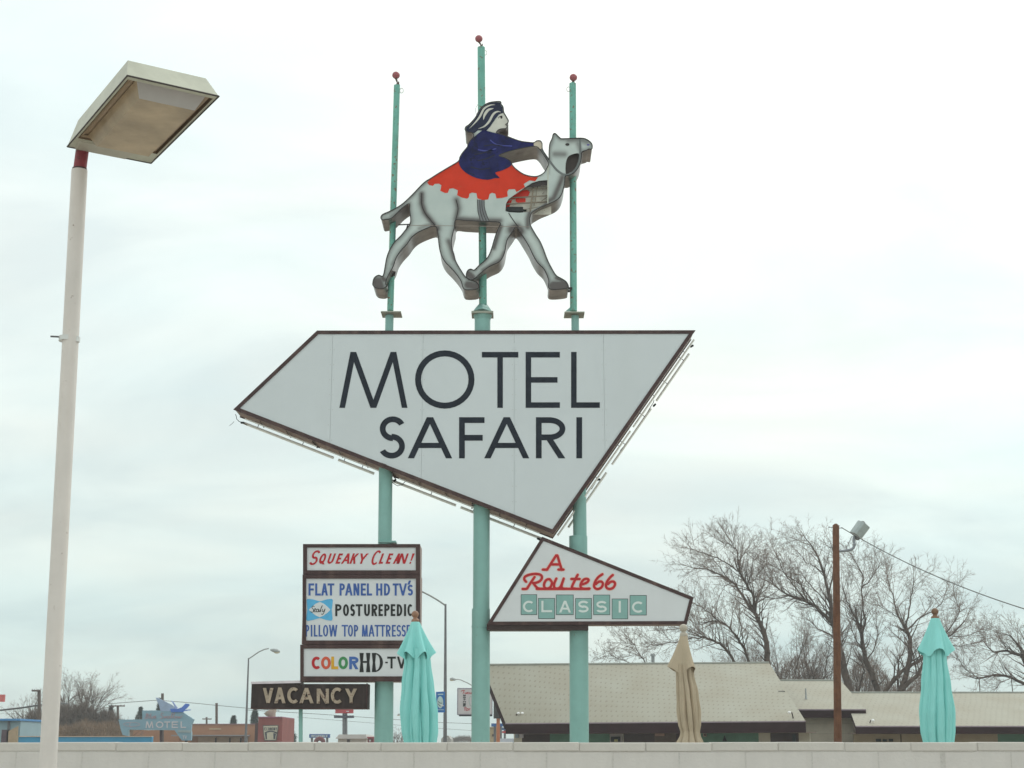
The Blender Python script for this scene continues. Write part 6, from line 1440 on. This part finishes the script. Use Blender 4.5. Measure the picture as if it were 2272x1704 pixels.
pxbox(42, 1634.8, 336, 1660, 62, .25, mat('blue_wall_paint', (.075, .29, .48), .7, 0, .12, .8), 'wall_body', bw, True); pxbox(41, 1633.3, 336.5, 1635, 61.96, .33, mat('pale_tan_coping', (.55, .44, .36), .8), 'coping', bw)
bn = thing('brick_building', (at(60, 1646, 118).x, 118, 0), 'small low brown brick building between the pale blue building and the lamp pole', 'building')
pxbox(45, 1617, 86, 1650, 118, 4, mat('dull_brick', (.20, .095, .08), .85, 0, .2, 1), 'wall', bn, True); pxbox(44.5, 1615.5, 87, 1617.2, 117.8, 4.4, DARK, 'roof_edge', bn); pxbox(62, 1625, 66, 1650, 117.9, .1, mat('ochre_post', (.45, .30, .12)), 'door', bn, True)
rd = thing('red_sign', (at(0, 1646, 130).x, 130, 0), 'small red sign cut off by the left edge of the photograph', 'sign')
pxbox(-22, 1541, 8.5, 1557, 130, .3, mat('salmon_red', (.62, .14, .13), .5), 'panel', rd); pxpost(-8, 1550, 130.2, .1, DGALV, 'post', rd)

# ---- blue swallow motel sign
sy = 105; c12 = crop(220, 1510, 9.217)
blu = thing('blue_motel_sign', (at(357, 1646, sy).x, sy, 0), 'pale blue motel sign topped by a blue bird, far left beyond the wall', 'sign')
BLS = mat('faded_blue_sign_paint', (.27, .42, .50), .6, 0, .08, .8)
plate('panel', [wx([(395, 798), (882, 795), (880, 612), (1180, 610), (1700, 640), (1935, 798), (1885, 905), (1875, 1010), (1885, 1075), (1880, 1225), (1690, 1225), (1570, 1060), (1545, 1015), (600, 1003), (598, 1135), (480, 1115), (440, 990)], sy, c12)], sy, .35, BLS, blu)
plate('bird_wing', [wx([(1155, 345), (1215, 362), (1330, 420), (1480, 495), (1560, 560), (1500, 625), (1255, 625), (1222, 500), (1188, 430)], sy - .02, c12)], sy - .02, .2, mat('grey_blue_wing', (.36, .45, .60), .6), blu)
plate('bird_body', [wx([(1450, 575), (1540, 575), (1600, 580), (1690, 545), (1765, 470), (1830, 478), (1842, 500), (1790, 560), (1740, 598), (1865, 592), (1868, 605), (1740, 622), (1700, 645), (1475, 645)], sy - .08, c12)], sy - .08, .2, mat('royal_blue_bird', (.09, .20, .62), .5), blu)
plate('bird_wing', [wx([(1472, 408), (1512, 425), (1560, 500), (1605, 560), (1560, 590), (1525, 500)], sy - .06, c12)], sy - .06, .1, mat('light_blue_wing', (.35, .45, .75), .5), blu)
PINK = mat('pink_neon_letter', (.55, .32, .34), .5); PLET = mat('pale_pink_letter', (.64, .60, .62), .5)
for ch, x0, x1 in (('M', 945, 1110), ('O', 1160, 1312), ('T', 1328, 1452), ('E', 1482, 1612), ('L', 1665, 1775)): letters(blu, sy - .04, PLET, [(ch, x0, x1)], 835, 970, 24, c12, depth=.03)
script = [[(930, 775), (975, 700), (985, 672), (950, 690)], [(960, 695), (1010, 690), (1000, 720), (965, 728), (1000, 735), (990, 768), (940, 775)], [(1025, 770), (1050, 700), (1062, 668), (1035, 740), (1040, 772)], [(1070, 725), (1062, 765), (1090, 768), (1108, 725), (1102, 770)], [(1130, 752), (1160, 735), (1150, 720), (1130, 740), (1135, 770), (1170, 765)],
          [(1320, 672), (1275, 665), (1265, 700), (1300, 730), (1290, 770), (1240, 772)], [(1330, 725), (1330, 768), (1355, 735), (1360, 768), (1385, 722)], [(1430, 728), (1400, 735), (1400, 770), (1432, 762), (1438, 725), (1440, 770)], [(1460, 770), (1500, 660), (1475, 740), (1480, 770)], [(1500, 770), (1545, 655), (1515, 740), (1520, 770)],
          [(1570, 728), (1550, 750), (1565, 772), (1590, 750), (1570, 728)], [(1610, 725), (1612, 768), (1640, 735), (1645, 768), (1700, 715)]]
strokes('script_word', blu, sy - .04, PINK, script, 9, c12, .03)
strokes('oval_outline', blu, sy - .03, mat('dull_pink_line', (.48, .38, .42)), [[(490, 890), (560, 860), (660, 855), (780, 865), (830, 900), (760, 930), (640, 938), (540, 920), (490, 890)], [(640, 860), (620, 930), (660, 960)]], 10, c12, .02)
plate('lower_panel', [wx([(1605, 1015), (1890, 1018), (1880, 1065), (1610, 1062)], sy - .05, c12)], sy - .05, .04, mat('grey_text_panel', (.36, .42, .42), .6), blu)
letters(blu, sy - .04, PLET, [('T', 1700, 1750), ('V', 1745, 1795)], 1125, 1190, 11, c12, depth=.03)
pxpost(357.5, 1615, sy + .2, .10, BROWN, 'post', blu); pxpost(413, 1640, sy + .2, .10, BROWN, 'post', blu)

# ---- utility poles and wires on the left
def tpole(px, ytop, Y, xb0, xb1, ybar, label, r=.115):
    root = thing('power_pole', (at(px, 1646, Y).x, Y, 0), label, 'power pole', 'power poles in the far left background'); pxpost(px, ytop, Y, r, mat('weathered_pole', (.13, .10, .085), .9), 'shaft', root)
    if xb0 is not None:
        a0, b0 = at(xb0, ybar, Y - .2), at(xb1, ybar, Y - .2); mb = MB(); mb.tube([a0, b0], .07, 6); mb.build('crossarm', mat('weathered_pole', (.13, .10, .085)), root)
        mb = MB()
        for t in (.04, .3, .7, .96): p = a0 + (b0 - a0) * t; mb.tube([p, p + Vector((0, 0, .13))], .03, 6)
        mb.split('insulator', GALV, root)
tpole(86.8, 1530.5, 112, 70.5, 90, 1532.5, 'power pole with a short crossarm just left of the white lamp pole', .12)
tpole(261.5, 1565, 150, 247, 277, 1566.3, 'power pole with a wide crossarm among the bare trees left of the blue sign')
tpole(458.5, 1591, 190, 449, 469.5, 1595.3, 'small power pole with a crossarm above the tan building')
tpole(480.5, 1560, 140, None, None, None, 'plain dark pole rising above the tan building')
tpole(360.5, 1538.5, 130, None, None, None, 'plain pole rising behind the blue bird')
def wire(pts, r, label, m=None):
    V = [at(x, y, Y) for x, y, Y in pts]; mb = MB(); mb.tube(V, r, 5); tag(mb.build('wire', m or mat('dark_wire', (.10, .10, .10), .7), origin=V[0]), label, 'wire')
wire([(-40, 1580, 110), (0, 1576, 110.5), (45, 1571, 111), (87, 1564.5, 112)], .065, 'thick dark cable from the left edge to the power pole')
wire([(88, 1564, 112), (130, 1560.5, 120), (152, 1561.5, 124)], .045, 'dark cable running right from the power pole behind the lamp pole')
wire([(240, 1561.5, 150), (300, 1557, 150), (350, 1553.5, 150), (430, 1560, 155), (480, 1565, 160), (545, 1571, 165), (620, 1577, 175)], .028, 'thin power line crossing behind the blue bird')
wire([(545, 1575, 160), (700, 1584, 170), (860, 1595, 180), (960, 1602.3, 190), (1046, 1605.5, 200)], .028, 'thin power line crossing low behind the sign posts')
wire([(660, 1591, 200), (860, 1607, 210), (960, 1615, 215), (1046, 1621, 220)], .022, 'lowest thin power line crossing behind the sign posts')

# ================================================================== HAZE (thin air over the whole place)
hb = MB(); hb.box((0, 320, 7.6), (1040, 800, 17.2)); hz_m = bpy.data.materials.new('thin_haze'); hz_m.use_nodes = True; ht_ = hz_m.node_tree; ht_.nodes.clear()
ho = ht_.nodes.new('ShaderNodeOutputMaterial'); pv = ht_.nodes.new('ShaderNodeVolumePrincipled'); pv.inputs['Color'].default_value = (.90, .96, 1.0, 1); pv.inputs['Density'].default_value = HAZE_D; pv.inputs['Anisotropy'].default_value = .2
ht_.links.new(pv.outputs[0], ho.inputs['Volume']); hzo = hb.build('haze', hz_m); tag(hzo, 'thin pale haze over the far side of the street', None, None, 'stuff')
